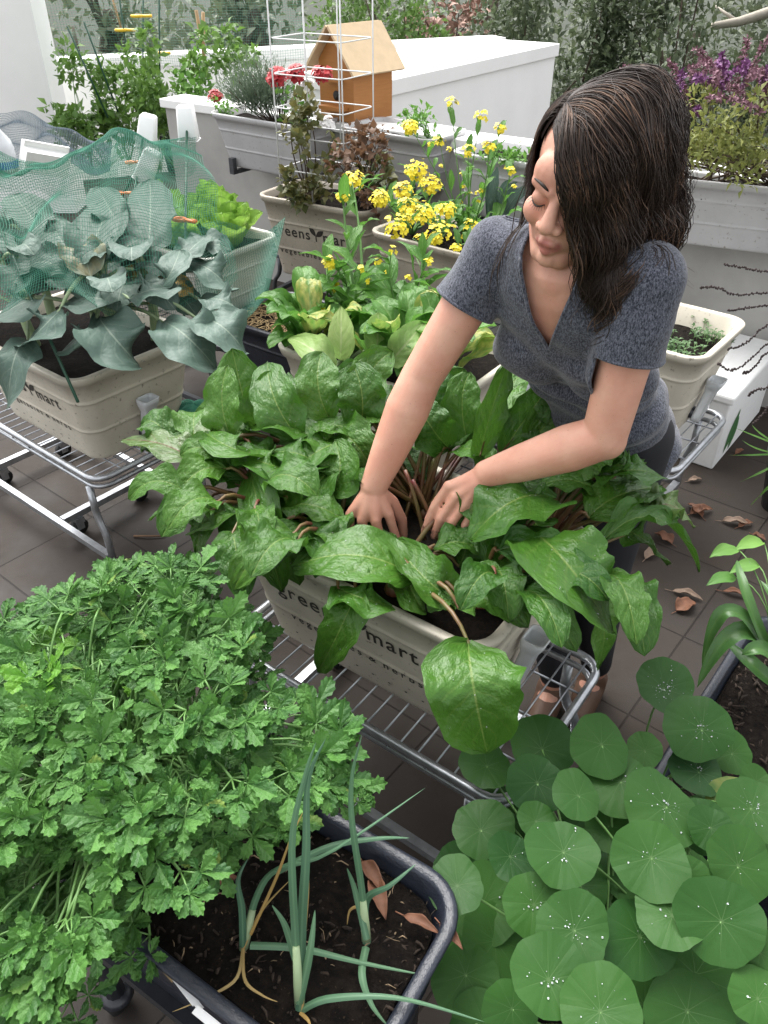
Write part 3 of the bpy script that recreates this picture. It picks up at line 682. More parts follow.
# ================================================================== NASTURTIUM
DROPS = []
def round_leaf(mb, c, r, nrm, rnd, drops=0, n=36, rings=6):
    c = V(c); nrm = V(nrm).normalized(); X = nrm.orthogonal().normalized(); X = Matrix.Rotation(rnd.random()*6.28, 3, nrm) @ X; Y = nrm.cross(X); ph = rnd.random()*9
    vs = [c-nrm*r*.06]; uvs = [(.5, .5)]; fs = []; ox = rnd.uniform(-.12, .12); oy = rnd.uniform(-.12, .12); dome = rnd.uniform(-.10, .06)
    for i in range(1, rings+1):
        q = i/rings
        for k in range(n):
            a = 2*PI*k/n; wob = 1+.05*abs(math.sin(a*4.5+ph))-.03+.05*math.sin(2*a+ph)+.03*math.sin(3*a+ph*2)
            rr = r*q*(1+(wob-1)*q); x, y = rr*math.cos(a)+ox*r*q, rr*math.sin(a)+oy*r*q
            z = r*(dome*q*q-.06*(1-q)**2+.075*q*q*math.sin(a*2+ph)+.03*q*math.cos(a*9)*(1-q)*1.5+.035*q**3*math.sin(a*5+ph*3))
            vs.append(c+X*x+Y*y+nrm*z); uvs.append((.5+.5*q*math.cos(a), .5+.5*q*math.sin(a)))
    for k in range(n): fs.append((0, 1+k, 1+(k+1) % n))
    for i in range(rings-1):
        for k in range(n): a = 1+i*n; fs.append((a+k, a+n+k, a+n+(k+1) % n, a+(k+1) % n))
    mb.add(vs, fs, uvs)
    for _ in range(drops):
        q = abs(rnd.gauss(0, .42)); 
        if q > .95: continue
        a = rnd.random()*6.28; i = min(rings, max(1, int(q*rings+.5))); p = vs[1+(i-1)*n+int(a/6.283*n) % n]+(X*rnd.uniform(-1, 1)+Y*rnd.uniform(-1, 1))*r*.08
        DROPS.append((p+nrm*.002, rnd.choice((.0005, .0007, .0009, .0011, .0017))))
NL = [(110,200,56,0),(240,160,72,0),(228,240,62,0),(325,270,56,0),(380,150,66,0),(423,235,80,10),(530,295,85,40),(610,340,60,0),(95,350,66,0),(165,412,54,6),(290,400,77,14),(495,415,82,12),(570,465,52,14),(635,345,50,4),(700,435,76,6),(683,462,48,4),(425,470,42,0),(220,525,68,16),(315,585,80,30),(545,550,78,10),(660,565,90,6),(470,600,82,6),(100,520,80,8),(130,610,75,0),(40,480,62,0),(255,700,84,22),(375,775,90,12),(600,690,105,0),(580,775,90,0),(750,640,52,0),(745,745,62,6),(225,330,42,0),(480,165,40,0),(395,340,54,0),(480,760,70,0),(60,690,70,0),(170,770,60,0),(330,480,60,0),(640,640,70,0),(300,650,60,0)]
nr = random.Random(11); nb = MB(); ns = MB(); root = soilpt(nast_p, .0, .0); root.z = .25
order = sorted(range(len(NL)), key=lambda i: 0)
for i, (zx, zy, zr, dn) in enumerate(NL):
    u, v = 440+zx/2.34, 680+zy/2.34
    dim = zr/2.34
    lvl = .60+nr.uniform(-.05, .05)
    if i in (2, 5, 10, 18, 20, 6, 11, 19, 25, 26): lvl += .05
    if i in (0, 8, 16, 22, 23, 27, 28, 33, 34, 35, 36, 37, 38, 39, 32): lvl -= .10
    c_ = at(u, v, lvl); t_ = (c_-CAM).dot(V((0, cp, -sp)))
    nrm = V((nr.uniform(-.25, .25), -.35+nr.uniform(-.25, .25), 1)); r = dim*t_/F*1.10
    round_leaf(nb, c_, r, nrm, nr, int(dn*.8))
    g = root+V((nr.uniform(-.15, .15), nr.uniform(-.15, .15), 0)); ns.tube(bez(g, g.lerp(c_, .5)+V((nr.uniform(-.04, .04), nr.uniform(-.04, .04), .02)), c_-V((0, 0, .004)), 9), .0022, 5)
for _ in range(46):                              # lower leaves in the gaps
    u, v = nr.uniform(455, 768), nr.uniform(775, 1040)
    c_ = at(u, v, nr.uniform(.34, .46)); round_leaf(nb, c_, nr.uniform(.035, .06), (nr.uniform(-.4, .4), nr.uniform(-.6, .2), 1), nr, 0, 24, 4)
    g = root+V((nr.uniform(-.15, .15), nr.uniform(-.15, .15), 0)); ns.tube(bez(g, g.lerp(c_, .5)+V((0, 0, .02)), c_, 7), .002, 5)
t = thing('nasturtium_plant', 'mass of round nasturtium leaves with pale centres filling the lower right', 'nasturtium', root)
nb.build('foliage', MT['nast'], t, True); ns.build('stems', MT['stem_g'], t, True); drop_part(t)
DROPS = []; nb = MB(); ns = MB(); root = at(655, 800, .24)
for zx, zy, zr, dn, z in ((525,20,72,26,.50),(615,115,82,14,.52),(608,215,66,5,.46),(730,300,82,12,.55),(685,172,50,0,.44),(740,238,40,0,.45),(745,380,50,4,.44)):
    c_ = at(440+zx/2.34, 680+zy/2.34, z); t_ = (c_-CAM).dot(V((0, cp, -sp)))
    round_leaf(nb, c_, zr/2.34*t_/F, (nr.uniform(-.1, .1), -.3+nr.uniform(-.2, .2), 1), nr, dn*2)
    g = root+V((nr.uniform(-.02, .02), nr.uniform(-.02, .02), 0)); ns.tube(bez(g, g.lerp(c_, .5)+V((-.03, 0, .02)), c_-V((0, 0, .004)), 9), .0024, 5)
t = thing('nasturtium_plant', 'few nasturtium leaves on long stalks leaning over the edge of the bark mulch planter', 'nasturtium', root)
nb.build('foliage', MT['nast'], t, True); ns.build('stems', MT['stem_g'], t, True); drop_part(t)
# ================================================================== PARSLEY
def lobed(mb, b, d, n, size, rnd):               # one parsley leaflet: three fan-shaped toothed lobes cut almost to the base
    d = V(d).normalized(); Sd = d.cross(V(n)); Sd = Sd.normalized() if Sd.length > 1e-3 else d.orthogonal().normalized(); N = Sd.cross(d)
    out = [(0,0),(.09,.22),(.17,.42),(.29,.52),(.25,.62),(.33,.72),(.23,.78),(.21,.90),(.10,.90),(0,1.0)]; m = len(out)
    cv = rnd.uniform(-.05, .45); b = V(b)
    for la, ls in ((-1, .78), (0, 1.0), (1, .78)):
        a = la*R(rnd.uniform(50, 72)); dd = d*math.cos(a)+Sd*math.sin(a); ss = Sd*math.cos(a)-d*math.sin(a); sz = size*ls*rnd.uniform(.85, 1.12); tw = rnd.uniform(-.15, .15); lift = rnd.uniform(-.08, .12); wd = rnd.uniform(.72, .98)
        def P(x, y): return b+dd*(y*sz)+ss*(x*sz*wd)+N*sz*(lift*y-cv*y*y*.45+.30*abs(x)*(1-abs(x))+tw*x*y)
        vs, uvs, fs = [], [], []
        for sg in (-1, 1):
            b0 = len(vs)
            for (x, y) in out: vs.append(P(sg*x*rnd.uniform(.86, 1.1), y)); uvs.append((.5+sg*x, y))
            for (x, y) in out: q = min(y, .97); vs.append(P(0, q)); uvs.append((.5, q))
            for i in range(m-1): f = (b0+i, b0+i+1, b0+m+i+1, b0+m+i); fs.append(f if sg > 0 else f[::-1])
        mb.add(vs, fs, uvs)
pr = random.Random(5)
poly = [(25,618),(70,605),(100,605),(135,575),(190,578),(215,615),(225,660),(275,705),(335,735),(340,770),(320,800),(270,815),(215,850),(190,885),(140,890),(110,920),(85,925),(55,985),(20,980),(-40,950),(-60,700)]
def sprig(fo, st, c_, dirn, sc, rnd, root):
    dirn = V(dirn).normalized(); up = V((dirn.x*.5, dirn.y*.5-.25, 1)).normalized()
    st.tube(bez(root, root.lerp(c_, .55)+V((0, 0, .06)), c_, 8), [.0028]*4+[.0022]*4, 5)
    for a in (-62, 0, 62):
        q = Matrix.Rotation(R(a+rnd.uniform(-12, 12)), 3, up) @ dirn; q = (q+up*rnd.uniform(-.25, .25)).normalized()
        ln = sc*(.75 if a else .95); e_ = c_+q*ln; st.tube([c_, c_.lerp(e_, .5)+up*.003, e_], .0014, 4)
        for a2 in (-58, 0, 58):
            q2 = (Matrix.Rotation(R(a2+rnd.uniform(-10, 10)), 3, up) @ q); nn = (up+rv(rnd)*.38); lobed(fo, e_, q2+up*rnd.uniform(-.3, .15), nn, sc*rnd.uniform(.85, 1.25)*(1 if a2 == 0 else .82), rnd)
fo, fl, st = MB(), MB(), MB(); cen = at(150, 765, .64); n_ = 0
rootc = soilpt(near_p, -.2, .02); rootc.z = .57
while n_ < 310:
    q = rv(pr); q = q/q.length*(1 if pr.random() < .75 else pr.uniform(.45, .9))
    p = cen+V((q.x*.44, q.y*.48, q.z*.24))
    if q.z < -.55: continue
    if not inpoly(proj(p), poly): continue
    up = V((q.x, q.y, .3)); lt = (abs(proj(p)[0]-75) < 50 and abs(proj(p)[1]-670) < 30 and q.z > .3 and pr.random() < .6)
    g = rootc+V((pr.uniform(-.16, .1), pr.uniform(-.1, .1), 0))
    sprig(fl if lt else fo, st, p, V((q.x+pr.uniform(-.7, .7), q.y+pr.uniform(-.7, .7)-.25, .1)), pr.uniform(.036, .050), pr, g); n_ += 1
for u, v, z in ((60,840,.66),(40,820,.68),(90,860,.64),(75,800,.70),(110,880,.62),(30,870,.62),(100,660,.82),(85,690,.84),(115,640,.8),(60,850,.55),(90,830,.58),(228,612,.72),(205,630,.72),(250,640,.66),(20,900,.66),(60,960,.62),(35,990,.56),(70,1000,.52),(150,935,.60),(10,850,.7),(210,850,.72),(240,820,.74),(345,790,.66),(330,770,.70)):
    p = at(u, v, z); sprig(fo, st, p, V((pr.uniform(-1, 1), -1, 0)), .038, pr, rootc)
t = thing('parsley_plant', 'dense bushy flat-leaf parsley spilling over the left end of the black planter', 'parsley', rootc)
fo.build('foliage', MT['parsley'], t, True); tag(fl.build('foliage', MT['parsley_lt'], t, True), 'yellow green young leaves'); st.build('stems', MT['stem_g'], t, True)
# ================================================================== LEEKS
lr = random.Random(8)
def blade(mb, pts, w, rnd, fold=.5):
    P_ = [V(p) for p in pts]; res = []
    n = 18; m = len(P_)
    def cr(t):
        t = t*(m-1); i = min(int(t), m-2); f = t-i; p0, p1, p2, p3 = P_[max(i-1, 0)], P_[i], P_[i+1], P_[min(i+2, m-1)]
        return .5*((2*p1)+(p2-p0)*f+(2*p0-5*p1+4*p2-p3)*f*f+(3*p1-p0-3*p2+p3)*f**3)
    C_ = [cr(i/(n-1)) for i in range(n)]; vs = []; uvs = []
    for i, c in enumerate(C_):
        s = i/(n-1); T = (C_[min(i+1, n-1)]-C_[max(0, i-1)]).normalized(); Sd = T.cross((c-V((0, .2, 2.5))).normalized()).normalized(); N = Sd.cross(T)
        hw = w/2*(min(1, (1-s)*1.6)**.7+.02)*(1-.15*s)
        for j in (-1, -.5, 0, .5, 1): vs.append(c+Sd*hw*j+N*hw*fold*j*j); uvs.append(((j+1)/2, s))
    mb.add(vs, [(i*5+k, i*5+k+1, i*5+5+k+1, i*5+5+k) for i in range(n-1) for k in range(4)], uvs)
def px(u, v, z): return at(u, v, z)
zs_ = .565
leeks = [
 ('leek with two tall upright leaves and one leaf trailing right past the planter rim', (300,1012),
  [((300,1012,.565),(295,930,.70),(292,840,.88),(305,775,.99),(316,742,1.04)), ((300,1012,.57),(302,920,.70),(306,850,.86),(308,780,.98),(326,738,1.05)), ((300,1010,.57),(330,998,.61),(400,998,.62),(485,1022,.59)), ((298,1005,.58),(310,950,.66),(315,910,.70)), ((296,960,.60),(285,925,.65),(272,905,.68))],
  [((302,1012,.57),(304,940,.66),(308,890,.74),(308,855,.79)), ((300,1012,.57),(308,1020,.58),(312,1030,.575))], .012),
 ('leek with a tall thin leaf bending at its base, right of the other leeks', (367,946),
  [((367,946,.565),(362,890,.68),(352,820,.84),(352,775,.95),(362,735,1.03)), ((367,946,.57),(366,900,.63),(390,885,.68),(416,864,.70)), ((367,940,.60),(355,890,.66),(347,868,.70)), ((366,946,.585),(362,975,.60),(372,1005,.585),(388,1026,.575)),
   ((250,945,.60),(300,948,.61),(360,962,.60),(424,975,.59))],
  [((360,905,.62),(350,910,.60),(347,925,.575))], .011),
 ('leek at the left with dry yellow leaves lying on the soil', (243,950),
  [((243,948,.565),(255,900,.64),(275,870,.70),(330,852,.76),(425,788,.84)), ((243,948,.57),(242,910,.64),(238,880,.70),(248,858,.72)), ((275,872,.70),(330,846,.74),(380,838,.74),(410,838,.73))],
  [((243,948,.57),(262,910,.62),(290,880,.68)), ((250,935,.59),(275,880,.70),(290,840,.80),(303,812,.85)), ((243,948,.57),(245,980,.58),(262,995,.578),(278,1002,.575)), ((243,950,.57),(235,980,.578),(200,1000,.577),(172,1012,.575))], .011)]
for lab, b, green, dry, w_ in leeks:
    r_ = px(*b, .555); t = thing('leek_plant', lab, 'leek', r_, group='leeks in the black planter'); mb = MB(); md = MB(); sh = MB()
    for g in green: blade(mb, [px(*q) for q in g], w_*lr.uniform(.85, 1.1), lr)
    for g in dry: blade(md, [px(*q) for q in g], w_*.45, lr)
    top = px(*green[0][1]); sh.tube([r_, r_.lerp(top, .35), r_.lerp(top, .8)], [.0075, .007, .005], 10)
    mb.build('leaves', MT['leek'], t, True); md.build('dry_leaves', MT['leek_dry'], t, True); sh.build('stem', MT['stem_pale'], t, True)
# ================================================================== litter on soil and floor
def dead_leaf(u, v, z, ln, wd, ang, label, mat='dead', group='fallen leaves on the terrace floor', name='dead_leaf', curl=.5):
    p = at(u, v, z); d = V((math.cos(ang), math.sin(ang), 0)); mb = MB(); rnd = random.Random(int(u*7+v))
    leaf(mb, V((0, 0, .004)), d*ln*.5+V((0, 0, .004+ln*.12)), d*ln+V((0, 0, .006)), wd, (0, 0, 1), 'lance', 8, 12, curl, .25, 2, .02, rnd)
    mb.tube([V((0, 0, .004)), -d*ln*.25+V((0, 0, .003))], .0012, 5)
    o = mb.build(name, MT[mat]); o.location = p; so = o.modifiers.new('thick', 'SOLIDIFY'); so.thickness = .0008; tag(o, label, 'dead leaf', group); return o
dl = [(676,612,.085,.07,.5,'broad rust brown fallen leaf nearest the rack wheel','dead'),(672,592,.10,.035,-.5,'pale curled fallen leaf above the rust brown one','dead_pale'),(722,592,.09,.03,-.4,'long orange brown fallen leaf in the open floor at the right','dead'),(752,535,.055,.03,-.9,'small orange leaf near the right edge of the floor','dead'),(690,515,.10,.05,.3,'brown leaf lying in the litter behind the right rack bar','dead'),(702,518,.09,.05,1.9,'dark leaf leaning in the litter beside the rack foot','dead'),(722,522,.10,.045,-.3,'tan leaf at the right end of the litter by the rack foot','dead_pale'),(738,528,.07,.035,.4,'ragged brown leaf at the far right of the litter','dead'),(645,560,.08,.045,.8,'tan leaf between the legs of the right rack','dead_pale'),(672,545,.08,.06,2.2,'dark brown leaf under the right rack bar','dead'),(688,482,.06,.03,.2,'pale leaf crumb on the floor before the white foam box','dead_pale'),(735,455,.06,.03,.6,'small brown leaf beside the foam box corner','dead')]
for u, v, l, w_, a, lab, m_ in dl: dead_leaf(u, v, .002, l, w_, a, lab, m_)
for u, v, l, w_, a, lab in ((362,862,.07,.03,-1.0,'curled brown leaf standing on the soil by the far rim of the black planter'),(372,880,.07,.035,-1.25,'pinkish brown leaf on the soil beside the tall thin leek'),(404,917,.06,.022,-.5,'orange brown leaf on the soil at the right of the black planter'),(440,925,.05,.02,-.9,'narrow brown leaf against the right rim of the black planter'),(208,888,.05,.03,.3,'reddish leaf on the soil at the edge of the parsley')):
    dead_leaf(u, v, .575, l, w_, a, lab, 'dead', 'dead leaves on the black planter soil')
t = at(135, 536, .005); mb = MB(); mb.tube([t+V((-.005, 0, 0)), t+V((.05, -.005, .004)), t+V((.11, .0, 0))], [.004, .0035, .003], 6); tag(mb.build('fallen_twig', MT['twig']), 'short twig on the tiles between the racks at the left', 'twig')
MT['soilchip'] = simple('bark_compost', (.045, .028, .018), .9, .7, 40, bump=.5, bscale=200)
def scatter(name, label, mat, pl, n, x, y, z, ln, wd, seed, cat='mulch'):
    rnd = random.Random(seed); mb = MB()
    for _ in range(n):
        p = soilpt(pl, rnd.uniform(*x), rnd.uniform(*y)); p.z = z+rnd.uniform(-.004, .006); a = rnd.uniform(0, PI); l = ln[0]+(ln[1]-ln[0])*rnd.random()**2; d = V((math.cos(a), math.sin(a), rnd.uniform(-.15, .15)))*l; wv = rnd.uniform(*wd)
        mb.tube([p-d*.5, p+V((rnd.uniform(-.15, .15)*l, rnd.uniform(-.15, .15)*l, rnd.uniform(0, .004))), p+d*.5], [wv*rnd.uniform(.4, 1), wv, wv*rnd.uniform(.3, 1)], 4)
    o = mb.build(name, MT[mat]); tag(o, label, cat, kind='stuff'); return o
scatter('straw_bits', 'bits of straw and wood chip on the dark soil of the foreground planter', 'chip', near_p, 70, (-.1, .32), (-.14, .14), .568, (.004, .026), (.0004, .0014), 3)
scatter('bark_chips', 'dark chips of bark and compost lumps covering the foreground planter soil', 'soilchip', near_p, 600, (-.2, .33), (-.15, .15), .564, (.003, .022), (.0006, .0030), 5)
scatter('straw_mulch', 'tangled straw mulch in the dark planter beside the broccoli', 'straw', straw_p, 900, (-.2, .2), (-.18, .18), .492, (.02, .07), (.001, .002), 6)
scatter('bark_mulch', 'dark bark mulch around the strap leaved plant', 'soilchip', strap_p, 420, (-.36, .36), (-.17, .17), .220, (.008, .045), (.001, .004), 7)
for (u, v, a, lab) in ((186, 990, -.75, 'white plastic plant label lying on the soil near the left rim'), (208, 1020, -.55, 'white plastic plant label at the bottom edge of the photo')):
    mb = MB(); mb.box((-.024, -.006, 0), (.024, .006, .0015)); mb.box((.024, -.004, 0), (.036, .004, .0015)); o = mb.build('plant_label', MT['white_plastic'], smooth=False); o.location = at(u, v, .585); o.rotation_euler = (0, .12, a); tag(o, lab, 'plant label', 'white plant labels in the black planter')
mb = MB(); mb.box((-.035, -.006, 0), (.035, .006, .006)); mb.box((-.03, -.004, .0062), (.03, .001, .009)); o = mb.build('wood_sliver', MT['straw'], smooth=False); o.location = at(160, 962, .58); o.rotation_euler = (0, .1, -.7); tag(o, 'pale wooden sliver on the soil beside the parsley', 'wood sliver')
# ================================================================== WOMAN
cr_, cu_, ct_ = V((1, 0, 0)), V((0, sp, cp)), V((0, -cp, sp))     # camera right, up, towards
def camdir(a, b, c): return (cr_*a+cu_*b+ct_*c).normalized()
J = dict(sL=dp(648, 279, 1.31), eL=dp(604, 437, 1.45), wL=dp(487, 474, 1.575), sR=dp(497, 252, 1.46), eR=dp(421, 378, 1.575), wR=dp(374, 486, 1.655))
hipc = V((.49, 1.60, .90)); shm = (J['sL']+J['sR'])/2
ax = (shm-hipc).normalized(); bx_ = (J['sL']-J['sR']); bx_ = (bx_-ax*bx_.dot(ax)).normalized(); fx = ax.cross(bx_).normalized()
if fx.dot(V((-1, -1, 0))) < 0: fx = -fx
def frame(X, Y, Z): return Matrix((X, Y, Z)).transposed()
TM = frame(bx_, fx, ax)
class Blob(MB):
    def cap(s, a, b, ra, rb, n=26, m=8):
        a, b = V(a), V(b); L = (b-a).length; pts = []; rr = []
        T = (b-a).normalized()
        for i in range(m): t = PI/2*(1-i/m); pts.append(a-T*ra*math.sin(t)); rr.append(max(ra*math.cos(t), 1e-4))
        pts.append(a); rr.append(ra); pts.append(b); rr.append(rb)
        for i in range(1, m+1): t = PI/2*i/m; pts.append(b+T*rb*math.sin(t)); rr.append(max(rb*math.cos(t), 1e-4))
        s.tube(pts, rr, n)
    def chain(s, pts, rr):
        for i in range(len(pts)-1): s.cap(pts[i], pts[i+1], rr[i], rr[i+1])
def remesh(mb, voxel, smooth=4, fac=.5):
    me = bpy.data.meshes.new('tmp'); me.from_pydata(mb.v, [], mb.f); o = bpy.data.objects.new('tmp', me); C.objects.link(o)
    md = o.modifiers.new('r', 'REMESH'); md.mode = 'VOXEL'; md.voxel_size = voxel; sm = o.modifiers.new('s', 'SMOOTH'); sm.factor = fac; sm.iterations = smooth
    bpy.context.view_layer.update(); m2 = bpy.data.meshes.new_from_object(o.evaluated_get(bpy.context.evaluated_depsgraph_get()))
    bpy.data.objects.remove(o); bpy.data.meshes.remove(me); return m2
def put(me, name, mat, parent, off):
    me.transform(Matrix.Translation(-off)); me.materials.clear(); me.materials.append(mat); me.polygons.foreach_set('use_smooth', [True]*len(me.polygons)); me.name = name; me.update()
    o = bpy.data.objects.new(name, me); C.objects.link(o); o.parent = parent; return o
# --- head frame
hf = camdir(-.56, -.67, .49); hu = camdir(.06, .63, .74); hu = (hu-hf*hu.dot(hf)).normalized(); hx = hf.cross(hu).normalized()     # hx: her left is -/+ ?
if hx.dot(cr_) < 0: hx = -hx
HC = dp(581, 178, 1.27); HM = frame(hx, hf, hu); HS = .97
def hp(x, f, u): return HC+(HM @ V((x, f, u)))*HS
body = Blob()
body.ball(hp(0, -.015, .035), (.076*HS, .096*HS, .093*HS), 24, 16, HM)
body.ball(hp(0, .028, -.045), (.060*HS, .068*HS, .085*HS), 24, 16, HM)
body.ball(hp(0, .062, .030), (.058*HS, .034*HS, .045*HS), 20, 12, HM)
body.ball(hp(0, .070, -.104), .022, 14, 10, HM)
for s in (-1, 1):
    body.cap(hp(s*.046, .015, -.075), hp(s*.015, .066, -.105), .026, .022)
    body.ball(hp(s*.036, .066, -.036), (.027, .024, .026), 14, 10, HM)
    body.cap(hp(s*.010, .092, .016), hp(s*.045, .076, .018), .009, .009)
    body.ball(hp(s*.031, .083, -.002), (.0145, .0125, .0125), 14, 10, HM)
    body.ball(hp(s*.0135, .101, -.037), (.0105, .012, .009), 12, 8, HM)
    body.ball(hp(s*.077, -.008, -.012), (.008, .018, .030), 12, 8, HM)
body.cap(hp(0, .090, .010), hp(0, .114, -.029), .0085, .0125); body.cap(hp(0, .112, -.030), hp(0, .098, -.042), .0105, .007)
body.chain([hp(-.024, .082, -.0755), hp(-.008, .0985, -.066), hp(0, .0975, -.068), hp(.008, .0985, -.066), hp(.024, .082, -.0755)], [.004, .0068, .0064, .0068, .004])
body.chain([hp(-.020, .083, -.080), hp(0, .096, -.083), hp(.020, .083, -.080)], [.0045, .0085, .0045])
body.ball(hp(0, .080, -.104), (.020, .018, .018), 14, 10, HM)
nb_ = shm+ax*.045-fx*.035
body.cap(hp(0, -.040, -.055), nb_, .045, .049); body.cap(nb_, shm-ax*.01, .050, .075)
# --- torso under the shirt
def tp(x, f, a): return hipc+TM @ V((x, f, a))
TL = (shm-hipc).length
body.ball(tp(0, .01, TL*.78), (.135, .088, .17), 24, 16, TM); body.ball(tp(0, 0, TL*.42), (.118, .078, .17), 24, 16, TM); body.ball(tp(0, -.01, .02), (.145, .10, .14), 24, 16, TM)
body.cap(J['sL'].lerp(shm, .12), J['sR'].lerp(shm, .12), .046, .046)
for s in ('L', 'R'): body.cap(nb_.lerp(shm, .5), J['s'+s].lerp(shm, .25), .04, .04)
for s in (-1, 1): body.ball(tp(s*.066, .058, TL*.66), (.07, .05, .07), 16, 12, TM)
def arm(S, E, W, hand):
    u1 = S.lerp(E, .35); f1 = E.lerp(W, .28); f2 = E.lerp(W, .68)
    body.chain([S, u1, E, f1, f2, W], [.047, .046, .041, .045, .037, .0285])
    body.ball(E+(E-(S+W)/2).normalized()*.006, .038, 14, 10)
arm(J['sL'], J['eL'], J['wL'], None); arm(J['sR'], J['eR'], J['wR'], None)
def hand(W, palm, fingers, thumb):
    """W wrist, palm: list of 4 knuckles, fingers: list of (mid, tip) per knuckle, thumb: 3 points"""
    kc = sum(palm, V((0, 0, 0)))/4
    for i, k in enumerate(palm):
        body.cap(W.lerp(kc, .12).lerp(k, .12), k, .021 if i in (0, 3) else .022, .0115)
        a, b = fingers[i]; r = (.0098, .0102, .0098, .0086)[i]
        body.chain([k, k.lerp(a, .55), a, a.lerp(b, .55), b], [r*1.12, r, r*1.04, r*.92, r*.80])
        body.ball(k+V((0, 0, .003)), r*1.12, 12, 8)
    body.chain([W.lerp(palm[0], .25), thumb[0], thumb[1], thumb[2]], [.019, .014, .0115, .0085])
wL = J['wL']
hand(wL, [dp(448, 487, 1.60), dp(455, 498, 1.595), dp(463, 507, 1.595), dp(472, 513, 1.60)],
     [(dp(434, 508, 1.625), dp(424, 532, 1.655)), (dp(441, 518, 1.615), dp(434, 536, 1.645)), (dp(452, 522, 1.61), dp(447, 538, 1.64)), (dp(465, 525, 1.61), dp(461, 538, 1.64))],
     (dp(448, 490, 1.635), dp(436, 505, 1.67), dp(428, 520, 1.69)))
wR = J['wR']
hand(wR, [dp(389, 515, 1.665), dp(376, 522, 1.655), dp(362, 521, 1.66), dp(350, 515, 1.67)],
     [(dp(396, 538, 1.69), dp(396, 552, 1.73)), (dp(382, 547, 1.68), dp(386, 562, 1.72)), (dp(366, 547, 1.685), dp(372, 562, 1.725)), (dp(352, 538, 1.695), dp(358, 553, 1.73))],
     (dp(392, 502, 1.69), dp(402, 520, 1.72), dp(404, 536, 1.74)))
# --- legs and feet
feet = {'L': V((.60, 1.575, .07)), 'R': V((.475, 1.535, .07))}; hips = {'L': hipc+bx_*.08-ax*.03, 'R': hipc-bx_*.08-ax*.03}
knee = {k: hips[k].lerp(feet[k], .5)+V((-.03, -.035, 0)) for k in feet}; fdir = V((-.45, -.89, 0)).normalized()
for k in feet:
    body.chain([hips[k], knee[k], feet[k].lerp(knee[k], .62), feet[k]+V((0, 0, .03))], [.078, .052, .05, .034]); body.chain([feet[k]+V((0,0,-.01)), feet[k]+fdir*.12+V((0, 0, -.035))], [.036, .028])
bm_ = remesh(body, .0032, 5)
root = V((.53, 1.55, 0)); wom = thing('person', 'woman in a heathered navy v-neck t-shirt bending over the beets, both hands down', 'person', root)
M = NT('skin'); o_ = M.obj()
c = M.mix(M.ramp(M.noise(14, 4, .6, o_), .35, .7), (.60, .335, .24), (.50, .24, .165)); c = M.mix(M.ramp(M.noise(240, 2, .5, o_), .71, .76), c, (.30, .14, .09))
def mask(center, r):                           # soft ball in object space
    n = M.node('VectorMath', operation='DISTANCE'); M.t.links.new(o_, n.inputs[0]); n.inputs[1].default_value = center-root
    return M.math('SUBTRACT', 1.0, M.ramp(n.outputs['Value'], r*.6, r))
lip = M.math('MAXIMUM', M.math('MAXIMUM', mask(hp(0, .102, -.074), .0185), mask(hp(.014, .092, -.073), .0125)), mask(hp(-.014, .092, -.073), .0125))
c = M.mix(M.math('MULTIPLY', lip, .8), c, (.36, .10, .09))
for s in (-1, 1): c = M.mix(M.math('MULTIPLY', mask(hp(s*.04, .082, -.035), .03), .25), c, (.60, .24, .17))
for p in (dp(424, 533, 1.655), dp(434, 537, 1.645), dp(447, 539, 1.64)):                                     # soil on the fingertips
    c = M.mix(M.math('MULTIPLY', M.math('MULTIPLY', mask(p, .035), M.ramp(M.noise(90, 3, .6, o_), .45, .6)), .85), c, (.06, .035, .025))
c = M.mix(M.math('MULTIPLY', M.ramp(M.noise(11, 4, .6, o_), .42, .68), .5), c, (.58, .25, .18)); M.set(c, M.math('MULTIPLY_ADD', M.noise(60, 3, .5, o_), .25, .36), 0, .45); M.p.inputs['Subsurface Weight'].default_value = .08; M.p.inputs['Subsurface Radius'].default_value = (.01, .004, .002); M.p.inputs['Subsurface Scale'].default_value = .3
M.bump(M.math('ADD', M.noise(420, 3, .6, o_), M.math('MULTIPLY', M.noise(70, 3, .6, o_), 1.0)), .14, .001); put(bm_, 'body', M.m, wom, root)
# eyes, brows, lashes
dk = simple('dark_brows', (.025, .016, .012), .7)
for s in (-1, 1):
    mb = MB(); mb.tube(bez(hp(s*.014, .098, .022), hp(s*.030, .096, .029), hp(s*.050, .078, .022), 9), [.0012, .0022, .0026, .0026, .0024, .0022, .0018, .0014, .0008], 6); mb.build('eyebrow', dk, wom, True)
    mb = MB(); mb.tube(bez(hp(s*.018, .0925, -.006), hp(s*.031, .0965, -.010), hp(s*.045, .085, -.006), 9), [.0007, .0012, .0014, .0016, .0016, .0014, .0012, .001, .0007], 6)
    for i in range(9):
        q = bez(hp(s*.018, .0925, -.006), hp(s*.031, .0965, -.010), hp(s*.045, .085, -.006), 9)[i]; mb.tube([q, q+HM @ V((s*.001*(i-4), .006, -.004))], [.0004, .0002], 4)
    mb.build('eyelashes', dk, wom, True)
